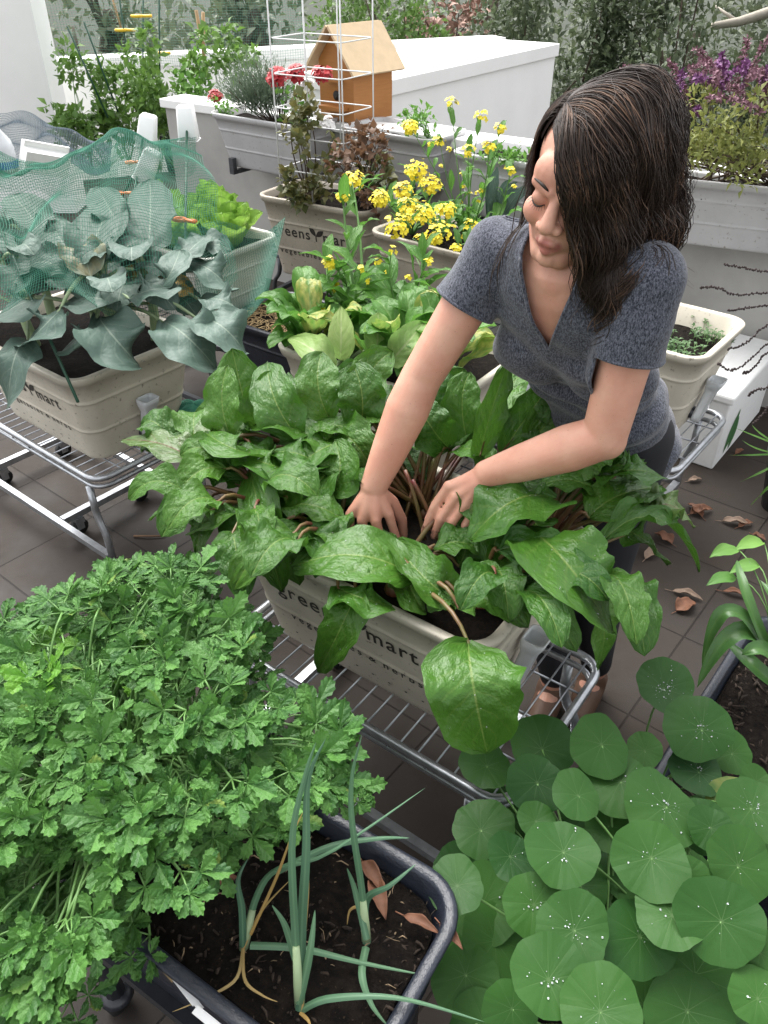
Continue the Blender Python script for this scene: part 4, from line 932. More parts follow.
# --- shirt
sh = Blob()
sh.ball(tp(0, .005, TL*.80), (.160, .108, .185), 28, 18, TM); sh.ball(tp(0, 0, TL*.42), (.136, .098, .20), 28, 18, TM); sh.ball(tp(0, -.012, .03), (.165, .122, .16), 28, 18, TM); sh.ball(tp(0, -.015, -.09), (.176, .132, .16), 28, 18, TM)
sh.cap(J['sL'].lerp(shm, .1), J['sR'].lerp(shm, .1), .058, .058)
for s in ('L', 'R'): sh.cap(nb_.lerp(shm, .65), J['s'+s].lerp(shm, .2), .046, .054)
for s in (-1, 1): sh.ball(tp(s*.066, .070, TL*.66), (.080, .058, .085), 18, 12, TM)
cut = {}
for s, fr in (('L', .46), ('R', .40)):
    S_, E_ = J['s'+s], J['e'+s]; h = S_.lerp(E_, fr); sh.chain([S_, S_.lerp(E_, fr*.5), S_.lerp(E_, fr+.12)], [.060, .060, .062]); cut[s] = (h, (E_-S_).normalized())
sm_ = remesh(sh, .0055, 12)
import bmesh
bm = bmesh.new(); bm.from_mesh(sm_)
TI = TM.transposed()
def loc(p): return TI @ (p-hipc)
def cutregion(test, planes, keep=False):
    """bisect the faces that pass the test along the planes, then delete those beyond all of them"""
    for co, no in planes:
        fs = [f for f in bm.faces if test(f.calc_center_median())]; g = set(fs)
        for f in fs: g.update(f.edges); g.update(f.verts)
        bmesh.ops.bisect_plane(bm, geom=list(g), plane_co=co, plane_no=no, dist=1e-5)
    dead = [f for f in bm.faces if test(f.calc_center_median()) and all((f.calc_center_median()-co).dot(no) > 0 for co, no in planes)]
    bmesh.ops.delete(bm, geom=dead, context='FACES')
for s in cut:
    h, dd = cut[s]
    cutregion(lambda p: (p-h).length < .12 and (p-h-dd*(p-h).dot(dd)).length < .074 and abs(loc(p).x) > .10 and (p-h).dot(dd) > -.03, [(h, dd)])
VB, VS = TL*.80, .36                           # bottom of the V and its slope
cutregion(lambda p: loc(p).y > -.035 and loc(p).z > VB-.02 and abs(loc(p).x) < .12, [(tp(0, 0, VB), TM @ V((-1, 0, VS)).normalized()), (tp(0, 0, VB), TM @ V((1, 0, VS)).normalized())])
cutregion(lambda p: loc(p).y <= -.03 and loc(p).z > TL*.9 and abs(loc(p).x) < .14, [(nb_-ax*.012, (ax-fx*.25).normalized())])
cutregion(lambda p: loc(p).z < -.10, [(tp(0, 0, -.225), -ax)])
for v in bm.verts:                             # cloth folds at the sides, sleeves and waist
    q = TM.transposed() @ (v.co-hipc); a = q.z/TL
    amp = .013*(1-min(1, max(0, (a-.35)/.5)))+.0045
    n_ = noise.noise(V((q.x*9, q.y*9, q.z*22)))*amp + math.sin(q.z*70+q.x*25+noise.noise(q*8)*5)*amp*.35
    v.co += v.normal*n_
bm.to_mesh(sm_); bm.free()
M = NT('heathered_jersey'); o_ = M.obj(); mp = M.node('Mapping'); mp.inputs['Scale'].default_value = (1, 1, .45); M.t.links.new(o_, mp.inputs[0])
f = M.math('ADD', M.math('MULTIPLY', M.noise(370, 3, .75, mp.outputs[0]), .75), M.math('MULTIPLY', M.noise(900, 2, .6, o_), .25))
M.set(M.mix(M.ramp(f, .42, .60), (.018, .020, .030), (.135, .143, .175)), .9, 0, .15); M.p.inputs['Sheen Weight'].default_value = .25
M.bump(M.math('ADD', M.noise(500, 2, .6, o_), M.math('MULTIPLY', M.noise(22, 3, .5, o_), 1.5)), .35, .003)
bm = bmesh.new(); bm.from_mesh(sm_); nxt = {}
for e in bm.edges:
    if e.is_boundary:
        a_, b_ = e.verts; nxt.setdefault(a_.index, []).append(b_.index); nxt.setdefault(b_.index, []).append(a_.index)
bm.verts.ensure_lookup_table(); LOOPS = []; seen = set()
for s0 in list(nxt):
    if s0 in seen: continue
    lp = [s0]; seen.add(s0)
    while 1:
        c_ = [k for k in nxt[lp[-1]] if k not in seen]
        if not c_: break
        lp.append(c_[0]); seen.add(c_[0])
    if len(lp) > 20: LOOPS.append([bm.verts[i].co.copy() for i in lp])
bm.free()
so = put(sm_, 'tshirt', M.m, wom, root); so.modifiers.new('thick', 'SOLIDIFY').thickness = .0022; so.modifiers['thick'].offset = 0
for lp in LOOPS:
    m_ = len(lp); lp = [sum((lp[(i+k) % m_] for k in range(-3, 4)), V((0, 0, 0)))/7 for i in range(0, m_, 2)]
    mb = MB(); mb.loop(lp, .0034, 8); mb.build('hem', M.m, so, True)
# hem bands on sleeves and neckline
for s in cut:
    h, d = cut[s]; X = d.orthogonal().normalized(); Y = d.cross(X)
# --- trousers and shoes
tr = Blob(); tr.ball(tp(0, -.012, -.03), (.158, .115, .12), 24, 16, TM)
for k in feet: tr.chain([hips[k], knee[k], feet[k].lerp(knee[k], .62), feet[k]+V((0, 0, .06))], [.092, .062, .057, .043])
put(remesh(tr, .009, 3), 'trousers', simple('black_trousers', (.012, .012, .016), .85, .3, 20), wom, root)
for k in feet:
    b = Blob(); p = feet[k]; b.chain([p+V((0, 0, -.028)), p+fdir*.06+V((0, 0, -.030)), p+fdir*.135+V((0, 0, -.04))], [.042, .040, .032]); b.ball(p+V((0, 0, -.005)), .046)
    me = remesh(b, .006, 3)
    for v in me.vertices: v.co.z = max(v.co.z, .003)
    put(me, 'shoe', simple('brown_shoe', (.12, .065, .04), .6), wom, root)
# --- hair
hr = random.Random(3); DN = V((0, 0, -1))
def outside(p, k):                             # push a point out of head (inflated), shoulders and chest
    q = HM.transposed() @ (p-HC)/HS; e = V((q.x/.083, (q.y+.020)/.104, (q.z-.036)/.100)); l = e.length
    if l < k: e = e*(k/max(l, 1e-4)); p = hp(e.x*.083, e.y*.104-.020, e.z*.100+.036)
    q = HM.transposed() @ (p-HC)/HS; e = V((q.x/.066, (q.y-.02)/.07, (q.z+.05)/.09)); l = e.length
    if l < 1.0+(k-1)*.5: e = e*((1.0+(k-1)*.5)/max(l, 1e-4)); p = hp(e.x*.066, e.y*.07+.02, e.z*.09-.05)
    for c_, r in ((J['sL'], .060), (J['sR'], .060), (shm, .085), (nb_, .07), (shm.lerp(J['sL'], .5), .075), (shm.lerp(J['sR'], .5), .075), (tp(0, 0, TL*.8), .125)):
        d = p-c_
        if d.length < r: p = c_+d.normalized()*r
    return p
PX = -.050                                      # the parting, on her right (photo left)
strands = MB(); wid = MB()
def smooth(x): x = max(0, min(1, x)); return x*x*(3-2*x)
rng = random.Random(9)
def hairok(pts):                               # keep the face clear
    for p in pts[1:]:
        q = HM.transposed() @ (p-HC)/HS
        if q.y > .035 and q.z < .056 and -.072 < q.x < -.004+max(0, .050-q.z)*.30+rng.uniform(-.004, .008): return False
    return True
NS = 16
def grow(p, n, d, ln, k, rnd, rad, grav=.15, flow=1.0, curl=0.0):
    pts = [p]; st_ = ln/NS; wv = noise.noise(p*28)*7+rnd.uniform(-.5, .5); wa = .18+.75*abs(noise.noise(p*17+V((7, 3, 1)))); fl = noise.noise(p*14+V((1, 9, 4))); cd = (HM @ V((0, -.8, .3))).normalized()
    for i in range(NS):
        d = (d+DN*(grav+.02*i)+rv(rnd)*.025).normalized()
        if i > 8: d = (d+((nb_-p).normalized()*.020+(p-nb_).normalized()*.10*fl)*(i-8)+cd*curl*(i-8)*.02).normalized()
        ki = 1.035+(k-1.035)*smooth((i+.5)/7.0)
        np_ = p+(d+(cr_*.8+n*.6)*1.25*wa*math.sin(wv+i*.95)*smooth((i-2)/6)).normalized()*st_
        q_ = HM.transposed() @ (np_-HC)/HS; e_ = V((q_.x/.083, (q_.y+.020)/.104, (q_.z-.036)/.100)); l_ = e_.length
        if l_ > ki and q_.z > -.01 and i < 11: e_ *= 1-(1-ki/l_)*.55; np_ = scalp(e_)
        p2 = outside(np_, ki); d = ((p2-p).normalized()*.75+d*.25).normalized(); p = p2; pts.append(p)
    if not hairok(pts) or any((q-J['sR']).length < .085 for q in pts): return
    strands.tube(pts, [rad*.6]+[rad]*(NS-5)+[rad*.9, rad*.8, rad*.6, rad*.4, rad*.2], 3, False)
def scalp(e): return hp(e.x*.083, e.y*.104-.020, e.z*.100+.036)
for _ in range(12000):
    f = hr.uniform(-.99, .80); side = 1 if hr.random() < .74 else -1; xm = PX/.083
    x = xm+(1-xm)*hr.random()**1.6*.98 if side > 0 else xm-(1+xm)*hr.random()**1.2*.98
    if x*x+f*f > .985: continue
    ez = math.sqrt(1-x*x-f*f); e = V((x, f, ez))
    if f > .5 and ez < .52 and x < .72: continue
    p = scalp(e); n = (HM @ e).normalized(); back = max(0, min(1, .35-f))
    if side > 0:
        d = HM @ V((1.0, -.15-.45*back+.35*max(0, f)*hr.random(), .30*max(0, 1-abs(x-xm)*2)))
        if f > .25 and hr.random() < .6: d = HM @ V((.55, .55*hr.random()+.1, 0))+DN*.25
        k = 1.10+hr.random()**.55*(.18+.50*back); ln = hr.uniform(.24, .335)+.04*back
    else:
        d = HM @ V((-.6, -.5-.3*back, 0))+DN*.5; k = 1.035+hr.random()*(.05+.16*back); ln = hr.uniform(.10, .155)
    grow(p, n, (d.normalized()+n*.12).normalized(), ln, k, hr, hr.uniform(.0005, .0009), curl=1.0 if side > 0 else .2, grav=.15 if side > 0 else .4)
for _ in range(3800):                          # sides and nape below the crown
    a = hr.uniform(R(-200), R(25)); zz = hr.uniform(-.45, .30); x, f = math.cos(a), math.sin(a); q = math.sqrt(1-zz*zz); e = V((x*q, f*q, zz))
    if e.y > .35 and e.x < .6: continue
    p = scalp(e); n = HM @ e; k = 1.04+hr.random()*(.60 if x > -.2 else .12); grow(p, n, (n*.6+DN*.5).normalized(), hr.uniform(.19, .31), k, hr, hr.uniform(.0006, .0011), curl=.8)
for _ in range(90):                           # loose flyaways
    a = hr.uniform(0, 6.28); zz = hr.uniform(.1, .95); q = math.sqrt(1-zz*zz); e = V((math.cos(a)*q, math.sin(a)*q, zz))
    if e.y > .0 or e.x < -.3: continue
    grow(scalp(e), HM @ e, (HM @ e+rv(hr)*.6).normalized(), hr.uniform(.12, .26), hr.uniform(1.15, 1.40), hr, .0004)
M = NT('dark_brown_hair'); isl = M.island(); o_ = M.obj()
f = M.math('MULTIPLY_ADD', M.ramp(isl, .45, 1.0), M.math('MULTIPLY', M.ramp(M.noise(16, 2, .5, o_), .42, .66), .8), M.math('MULTIPLY', isl, .12))
c = M.mix(f, (.017, .011, .009), (.21, .12, .075)); M.set(c, .48, 0, .35); M.p.inputs['Anisotropic'].default_value = .5
hair = strands.build('hair', M.m, wom, True)
cap_ = MB(); nu, nv_ = 40, 24; vs = []; fs = []
for i in range(nv_+1):
    th = PI*.62*i/nv_
    for k in range(nu):
        ph = 2*PI*k/nu; e = V((math.sin(th)*math.cos(ph), math.sin(th)*math.sin(ph), math.cos(th))); r = 1.0
        vs.append(hp(e.x*.083*r, e.y*.104*r-.020, e.z*.100*r+.036))
for i in range(nv_):
    for k in range(nu):
        th = PI*.62*(i+.5)/nv_; ph = 2*PI*(k+.5)/nu; e = V((math.sin(th)*math.cos(ph), math.sin(th)*math.sin(ph), math.cos(th)))
        if e.y > .50 and e.z < .62 and e.x < .62: continue
        fs.append((i*nu+k, (i+1)*nu+k, (i+1)*nu+(k+1) % nu, i*nu+(k+1) % nu))
cap_.add(vs, fs); cap_.build('hair_roots', simple('dark_hair_roots', (.012, .009, .008), 1.0, spec=0), wom, True)
# ================================================================== BROCCOLI
DROPS = None
er = random.Random(21)
bsp = [(-.19, .03, 'broccoli plant at the left edge with leaves hanging over the lettered planter side'), (.02, .06, 'broccoli plant in the middle of the cream planter with a thick pale stalk'), (.20, .0, 'broccoli plant nearest the filler tube with broad leaves drooping over the rim'), (-.05, -.12, 'broccoli plant at the front rim with one large round leaf'), (.20, .16, 'broccoli plant at the back right of its planter next to the lettuce')]
BR = []
for x, y, lab in bsp:
    r_ = soilpt(left_p, x, y); r_.z = .71; BR.append(dict(root=r_, fol=MB(), st=MB(), label=lab))
    top = r_+V((er.uniform(-.03, .03), er.uniform(-.03, .03), .30)); BR[-1]['top'] = top; BR[-1]['st'].tube(bez(r_, r_.lerp(top, .5)+V((er.uniform(-.02, .02), 0, 0)), top, 8), [.017, .017, .016, .015, .014, .012, .010, .006], 8)
def brocc(b, m, t, w, plant=None, up=(0, -.3, 1), cup=.35, wave=.3):
    b, m, t = at(*b), at(*m), at(*t); i = plant if plant is not None else min(range(5), key=lambda k: (BR[k]['root'].xy-b.xy).length); B = BR[i]
    leaf(B['fol'], b, m, t, w*1.1, up, 'cab', 14, 22, cup*.5, wave*.75, er.uniform(2.0, 3.2), .03, er, .04)
    s = B['root'].lerp(B['top'], er.uniform(.35, .95)); B['st'].tube(bez(s, s.lerp(b, .5)+V((0, 0, .03)), b, 8)+[b.lerp(m, .7)], [.0085, .008, .007, .0065, .006, .0055, .005, .0045, .002], 6)
for q in (((84,278,.98),(95,240,1.06),(112,200,1.10),.17), ((146,262,.98),(150,225,1.06),(150,180,1.10),.16), ((114,306,.90),(95,298,.95),(68,302,.90),.15), ((98,316,.88),(112,335,.89),(138,364,.80),.19, 3), ((162,322,.88),(185,335,.90),(216,368,.80),.18, 2), ((196,318,.88),(220,325,.92),(245,352,.84),.15, 2), ((188,262,.96),(210,270,.98),(232,292,.90),.13), ((176,272,.96),(190,250,1.02),(206,238,1.02),.10),
          ((35,300,.92),(18,305,.94),(-10,322,.86),.16), ((28,340,.84),(14,360,.84),(8,408,.70),.15, 0), ((68,276,.98),(45,262,1.02),(18,272,.98),.13), ((30,262,1.0),(12,245,1.03),(-14,240,1.0),.13), ((72,262,1.0),(62,242,1.05),(50,222,1.06),.12), ((110,262,1.0),(125,248,1.04),(142,238,1.04),.11), ((60,310,.92),(45,325,.92),(25,345,.84),.14), ((130,300,.94),(150,290,.98),(172,290,.94),.13), ((160,290,.94),(172,270,1.0),(180,250,1.02),.10), ((40,240,1.04),(30,215,1.08),(10,195,1.08),.13), ((95,330,.86),(80,338,.87),(62,352,.80),.12), ((200,300,.90),(222,300,.93),(240,312,.88),.12, 4), ((120,230,1.05),(110,210,1.10),(98,188,1.10),.12)): brocc(*q)
for i, B in enumerate(BR):
    for k in range(9):
        a = er.uniform(0, 2*PI); l = er.uniform(.10, .17); s = B['root'].lerp(B['top'], er.uniform(.4, 1.0)); dv = V((math.cos(a), math.sin(a), .3)); b = s+dv*er.uniform(.08, .13); t = b+V((math.cos(a)*l, math.sin(a)*l, er.uniform(-.08, .06)))
        leaf(B['fol'], b, b.lerp(t, .5)+V((0, 0, .035)), t, l*.85, (0, -.3, 1), 'cab', 12, 18, .15, .25, 2.6, .03, er, .04); B['st'].tube(bez(s, s.lerp(b, .5)+V((0, 0, .015)), b, 6), .005, 6)
    t = thing('broccoli_plant', B['label'], 'broccoli', B['root'], group='broccoli plants in the cream planter'); B['fol'].build('foliage', MT['brocc'], t, True); B['st'].build('stalks', MT['stem_pale'], t, True)
# ================================================================== NETS
def net(name, label, P, nu, nv, mat, r=.0007, cat='net', diag=True):
    """P(a, b) -> point, mesh of threads nu x nv"""
    mb = MB(); g = [[P(i/nu, j/nv) for j in range(nv+1)] for i in range(nu+1)]
    vs = [p for row in g for p in row]; fs = [(i*(nv+1)+j, (i+1)*(nv+1)+j, (i+1)*(nv+1)+j+1, i*(nv+1)+j+1) for i in range(nu) for j in range(nv)]
    mb.add(vs, fs); o = mb.build(name, MT[mat], smooth=False); w_ = o.modifiers.new('threads', 'WIREFRAME'); w_.thickness = r*2; w_.use_even_offset = False; w_.use_replace = True
    tag(o, label, cat); return o
NA, NB_, NC, ND = at(-60, 172, 1.16), at(192, 140, 1.16), at(236, 262, 1.0), at(-90, 300, 1.04)
def netP(a, b):
    p = NA.lerp(NB_, a).lerp(ND.lerp(NC, a), b)
    z = noise.noise(V((a*3.1, b*2.3, 3)))*.10 + noise.noise(V((a*8, b*6, 7)))*.035 + .05*math.sin(a*9+b*4)*b + .07*math.sin(PI*b)
    return p+V((noise.noise(V((a*6, b*6, 1)))*.03, noise.noise(V((a*6, b*6, 2)))*.03, z+.03-(max(0, b-.75)*.5)-max(0, .12-b)*1.2))
net('plant_net', 'green plant net draped over the broccoli and held up by stakes', netP, 130, 90, 'net', .0008)
def netQ(a, b): 
    p0 = at(190, 232, 1.02).lerp(at(286, 222, .98), a); p1 = at(205, 320, .60).lerp(at(268, 300, .60), a); p = p0.lerp(p1, b); p.y -= .03*math.sin(a*9+b*3)+.03*b; p.z += .03*math.sin(a*7); return p
net('plant_net', 'loose green net curtain hanging down the side of the pale lettuce planter', netQ, 44, 60, 'net', .0008)
def netR(a, b):
    p = at(-30, 122, .98).lerp(at(112, 142, .92), a).lerp(at(-30, 172, .92).lerp(at(110, 170, .9), a), b); p.z += .06*noise.noise(V((a*4, b*3, 5)))+.08*math.sin(PI*min(1, a*1.2)); return p
net('shade_net', 'dark grey shade net bundled behind the white bottle at the left edge', netR, 90, 44, 'net_dark', .0012)
def netS(a, b):
    p = V((-2.35+a*1.75, 6.55+.35*a+.05*math.sin(a*20), 1.0+b*.75)); p.y += .03*math.sin(b*5+a*7); return p
net('plant_net', 'faint green net hung upright above the far parapet behind the beans', netS, 100, 44, 'net', .0010)
def netT(a, b):
    c_ = at(196, 420, .44); th = a*2*PI; ph = (b-.1)*PI*.55; r = .075*(1+.35*noise.noise(V((math.cos(th)*2, math.sin(th)*2, b*3)))+.12*math.sin(th*7+b*9)); return c_+V((r*math.cos(th)*math.cos(ph), r*math.sin(th)*math.cos(ph), .05*math.sin(ph)+.012))
o = net('plant_net', 'small crumpled bundle of green net on the end of the left rack', netT, 60, 18, 'net', .0022)
# stakes, caps, clips
def stake(p0, p1, label, mat='stake', r=.0045, name='garden_stake', group='garden stakes', cat='stake'):
    mb = MB(); mb.tube([V((0, 0, 0)), (p1-p0)*.5, p1-p0], r, 8); o = mb.build(name, MT[mat]); o.location = p0; tag(o, label, cat, group); return o
def capcup(p, label, tilt=0):
    t = thing('white_cup', label, 'cup', p, group='white plastic cups on the stakes'); mb = MB(); q = Matrix.Rotation(tilt, 3, 'Y')
    mb.rings([[q @ (v+V((0, 0, 0))) for v in rrect(2*a, 2*a, a*.3, z, 3)] for a, z in ((.033, -.01), (.035, 0), (.029, .10), (.024, .105))], (False, True)); o = mb.build('cup_body', MT['white_plastic'], t); o.modifiers.new('thick', 'SOLIDIFY').thickness = .0015
    mb = MB(); mb.loop([q @ v for v in rrect(.073, .073, .011, -.01, 3)], .0022, 6); mb.build('rim', MT['white_plastic'], t)
def clip(p, label, mat, a, sc=1):
    t = thing('plant_clip', label, 'clip', p, a, 'plastic plant clips on the stakes'); mb = MB(); mb.loop([V((math.cos(i/14*2*PI)*.017*sc-.014*sc, math.sin(i/14*2*PI)*.011*sc, 0)) for i in range(14)], .005*sc, 8); mb.build('clip_ring', MT[mat], t)
    mb = MB(); mb.rings([[V((x*sc, v.x*sc, v.y*sc)) for v in [V((math.cos(k/8*2*PI)*w_, math.sin(k/8*2*PI)*.005, 0)) for k in range(8)]] for x, w_ in ((.0, .006), (.012, .009), (.026, .011), (.036, .008))], (True, True)); mb.build('grip', MT[mat], t)
p1 = at(187, 122, 1.24); stake(at(184, 318, .74), p1, 'green stake topped by a white cup beside the lettuce, orange clip on it'); capcup(p1-V((0, 0, .05)), 'white cup upside down on the tallest stake beside the lettuce')
p1 = at(144, 130, 1.20); stake(at(120, 285, .78), p1, 'green stake under a tilted white cup in the middle of the net'); capcup(p1-V((0, 0, .05)), 'tilted white cup on the stake in the middle of the net', .25)
p1 = at(141, 160, 1.12); stake(at(118, 205, .95), p1, 'short stake with a small white cup and orange clip amid yellow flowers'); capcup(p1-V((0, 0, .06)), 'small white cup lowest of the three, above orange clips', .5)
stake(at(78, 402, .74), at(-6, 215, 1.12), 'green stake leaning left across the broccoli planter front')
clip(at(184, 220, 1.02), 'large orange clip on the stake beside the lettuce', 'orange', -.4, 1.3); clip(at(134, 162, 1.08), 'orange clip beside the lowest white cup', 'orange', .3); clip(at(122, 193, 1.05), 'brownish orange clip above a broccoli leaf', 'orange', .1)
# bottle and white box at the left edge
t = thing('plastic_bottle', 'white plastic bottle with a blue cap at the left edge of the net', 'bottle', at(6, 172, .95)); mb = MB(); mb.rings([[V((r*math.cos(k/16*2*PI), r*math.sin(k/16*2*PI), z)) for k in range(16)] for r, z in ((.05, 0), (.058, .01), (.058, .10), (.05, .13), (.022, .17), (.018, .185))], (True, True)); mb.build('bottle_body', MT['clear'], t)
mb = MB(); mb.tube([(0, 0, .186), (0, 0, .212)], .022, 14); mb.build('cap', MT['blue_cap'], t); mb = MB(); mb.rings([[V((.0595*math.cos(k/16*2*PI), .0595*math.sin(k/16*2*PI), z)) for k in range(16)] for z in (.02, .05)]); mb.build('blue_band', MT['blue_cap'], t)
t = thing('milk_carton', 'crumpled white carton lying tilted beside the bottle at the left edge', 'carton', at(44, 165, .98), .5); mb = MB(); q = Matrix.Rotation(.35, 4, 'X') @ Matrix.Rotation(.3, 4, 'Y'); mb.box((-.09, -.05, -.02), (.09, .05, .075), q); mb.build('carton_body', MT['foam'], t, smooth=False); mb = MB(); mb.box((-.092, -.004, .0755), (.092, .004, .10), q); mb.build('top_fold', MT['foam'], t, smooth=False)
# ================================================================== FLOWER STALKS
def fl_cluster(mb, p, r, n, rnd, sz=.010):
    for _ in range(n):
        q = rv(rnd); c_ = p+V((q.x*r, q.y*r, q.z*r*.8)); nn = (q+V((0, -.3, .8))).normalized(); X = nn.orthogonal().normalized(); Y = nn.cross(X); a0 = rnd.random()*6
        for k in range(4):
            d = X*math.cos(a0+k*PI/2)+Y*math.sin(a0+k*PI/2); mini(mb, c_, d+nn*.25, nn, sz*rnd.uniform(.8, 1.2), sz*.85, .1, rnd, .05)
def stalk_plant(name, label, cat, root, tops, leaves, group, lm='bok', fm='yellow', cl=(.022, 26), stemr=.0045, extra=None):
    t = thing(name, label, cat, root, group=group); st, fo, heads = MB(), MB(), []
    for p in tops:
        k = root.lerp(p, .5)+V((er.uniform(-.03, .03), er.uniform(-.03, .03), .02)); pts = bez(root, k, p, 12); st.tube(pts, [stemr*(1-.06*i) for i in range(12)], 6); heads.append(MB()); fl_cluster(heads[-1], p, cl[0]*er.uniform(.7, 1.15), int(cl[1]*er.uniform(.6, 1.2)), er)
        for i in range(3, 11):                  # side buds, pods and small stem leaves
            d = V((er.uniform(-1, 1), er.uniform(-1, 1), .5)).normalized(); e_ = pts[i]+d*er.uniform(.03, .06)
            if er.random() < .5: st.tube([pts[i], pts[i].lerp(e_, .5)+V((0, 0, .004)), e_], .0012, 4)
            if er.random() < .22: heads.append(MB()); fl_cluster(heads[-1], e_, .009, 5, er, .008)
            if er.random() < (.8 if lm == 'bok' and group == 'pale leafy greens behind the beets' else .55): l = er.uniform(.05, .10)*(1.5 if group == 'pale leafy greens behind the beets' else 1); leaf(fo, pts[i], pts[i]+d*l*.5+V((0, 0, .015)), pts[i]+d*l, l*.35, (0, 0, 1), 'lance', 6, 9, .3, .3, 2, .02, er)
    for a, l, w_, z in leaves:
        d = V((math.cos(a), math.sin(a), 0)); b = root+d*l*.25+V((0, 0, z*.45)); tp_ = root+d*l+V((0, 0, z)); m_ = b.lerp(tp_, .5)+V((0, 0, .04))
        st.tube(bez(root, root.lerp(b, .5)+V((0, 0, .01)), b, 5), .005, 6); leaf(fo, b, m_, tp_, w_, (0, 0, 1), 'bok', 10, 14, .3, .3, 1.8, .04, er)
    fo.build('foliage', MT[lm], t, True); st.build('stems', MT['stem_g'], t, True)
    for h_ in heads: h_.build('flower_head', MT[fm], t, True)
    return t
def fan(n, l, w_, z): return [(er.uniform(0, 6.28), l*er.uniform(.7, 1.2), w_*er.uniform(.7, 1.2), z*er.uniform(.4, 1.2)) for _ in range(n)]
def fsoil(x, y): p = soilpt(flow_p, x, y); p.z = .72; return p
GF = 'yellow flowering stalks left of the woman'
stalk_plant('flowering_mustard', 'flowering mustard with the densest yellow heads at the left of its planter', 'mustard plant', fsoil(-.19, -.05), [at(u, v, z) for u, v, z in ((403,190,1.04),(397,226,.97),(352,180,1.0),(408,205,1.02),(418,168,1.10),(380,198,1.02))], fan(7, .16, .06, .12), GF, cl=(.050, 70))
stalk_plant('flowering_mustard', 'flowering mustard with bright yellow heads in the middle of its planter', 'mustard plant', fsoil(-.06, -.03), [at(u, v, z) for u, v, z in ((430,184,1.05),(421,213,1.0),(446,209,1.0),(438,232,.95))], fan(7, .16, .06, .12), GF, cl=(.050, 70))
stalk_plant('flowering_mustard', 'tall thin flowering mustard with small heads reaching up before the white wall', 'mustard plant', fsoil(.06, .02), [at(u, v, z) for u, v, z in ((452,102,1.25),(482,115,1.25),(489,146,1.18),(410,127,1.20),(468,150,1.14),(500,128,1.22),(440,140,1.12))], fan(6, .16, .06, .12), GF, cl=(.026, 22), stemr=.0035)
stalk_plant('flowering_mustard', 'flowering mustard half behind the woman\'s hair with one low yellow head', 'mustard plant', fsoil(.18, .0), [at(u, v, z) for u, v, z in ((511,170,1.1),(455,248,.9),(470,225,.95))], fan(8, .17, .06, .14), GF, cl=(.024, 20))
mb = MB(); root = fsoil(.1, .1); kst = MB()
for k in range(9):
    a = R(40+k*14); d = V((math.cos(a)*.6, -.2, 0)); tp_ = root+V((er.uniform(-.16, .2), er.uniform(-.05, .1), er.uniform(.16, .30))); leaf(mb, root.lerp(tp_, .25), root.lerp(tp_, .6)+V((0, 0, .05)), tp_, .045, (0, -1, .4), 'lance', 8, 14, .2, .5, 4, .05, er); kst.tube([root, root.lerp(tp_, .3)], .004, 6)
t = thing('kale_plant', 'dark blue-green crinkled kale behind the yellow flowers', 'kale', root); mb.build('foliage', MT['brocc'], t, True); kst.build('stems', MT['stem_pale'], t, True)
# pale greens in the middle planter
def msoil(x, y): p = soilpt(mid_p, x, y); p.z = .72; return p
GM = 'pale leafy greens behind the beets'
stalk_plant('pak_choi', 'bolting pak choi with a leafy flower stalk standing before the tan planter', 'pak choi', msoil(-.18, .06), [at(343,196,1.12), at(352,182,1.12), at(330,262,.98)], fan(8, .20, .10, .16), GM, cl=(.026, 22), stemr=.007)
stalk_plant('pak_choi', 'pak choi at the left rim of the middle planter with broad spoon leaves', 'pak choi', msoil(-.25, -.10), [at(325,262,.95)], fan(11, .17, .10, .13), GM, cl=(.012, 8))
stalk_plant('pak_choi', 'pak choi with one yellowed leaf in front of the flower stalks', 'pak choi', msoil(-.12, -.08), [at(362,268,.98)], fan(10, .18, .10, .16), GM, cl=(.012, 8))
stalk_plant('pak_choi', 'pak choi with slim upright stalks and tiny flowers by the woman\'s sleeve', 'pak choi', msoil(-.02, .10), [at(392,250,1.02), at(420,238,1.02), at(428,262,.98)], fan(9, .19, .09, .18), GM, cl=(.014, 9))
stalk_plant('pak_choi', 'pak choi leafing out behind the woman\'s upper arm', 'pak choi', msoil(.08, -.06), [at(440,290,.96)], fan(10, .18, .10, .18), GM, cl=(.012, 6))
stalk_plant('pak_choi', 'pak choi showing bright leaves between the woman\'s arm and shirt', 'pak choi', msoil(.14, -.13), [], fan(14, .15, .10, .20), GM)
for x, y, lab in ((.05, -.16, 'pak choi crowding the front rim behind the tall beet leaves'), (-.20, -.17, 'pak choi leaning over the front left rim above the beets'), (.22, -.10, 'pak choi at the right end of the middle planter beside the shirt')):
    stalk_plant('pak_choi', lab, 'pak choi', msoil(x, y), [], fan(12, .18, .10, .2), GM)
fo = MB(); root = msoil(-.10, -.13)
leaf(fo, at(376,352,.84), at(378,332,.90), at(378,312,.95), .095, (0, -1, .4), 'bok', 10, 14, .3, .35, 1.8, .04, er); leaf(fo, at(340,360,.84), at(341,340,.90), at(341,306,.97), .085, (0, -1, .4), 'bok', 10, 14, .2, .2, 1.8, .04, er); leaf(fo, at(392,360,.84), at(405,345,.90), at(425,322,.92), .10, (0, -1, .6), 'bok', 10, 14, .3, .3, 1.8, .04, er)
leaf(fo, at(330,375,.82), at(315,352,.88), at(290,338,.86), .11, (0, -.4, 1), 'bok', 10, 14, .3, .3, 1.8, .04, er)
t = thing('pak_choi', 'young pak choi with a pale yellow leaf standing up before the forearm', 'pak choi', root, group=GM); fo.build('foliage', leafmat('pale_yellow_leaf', (.30, .38, .12), (.20, .36, .10), (.5, .52, .3), 5, .8, .05, .45, .4, .35, .4, .5), t, True); mb = MB()
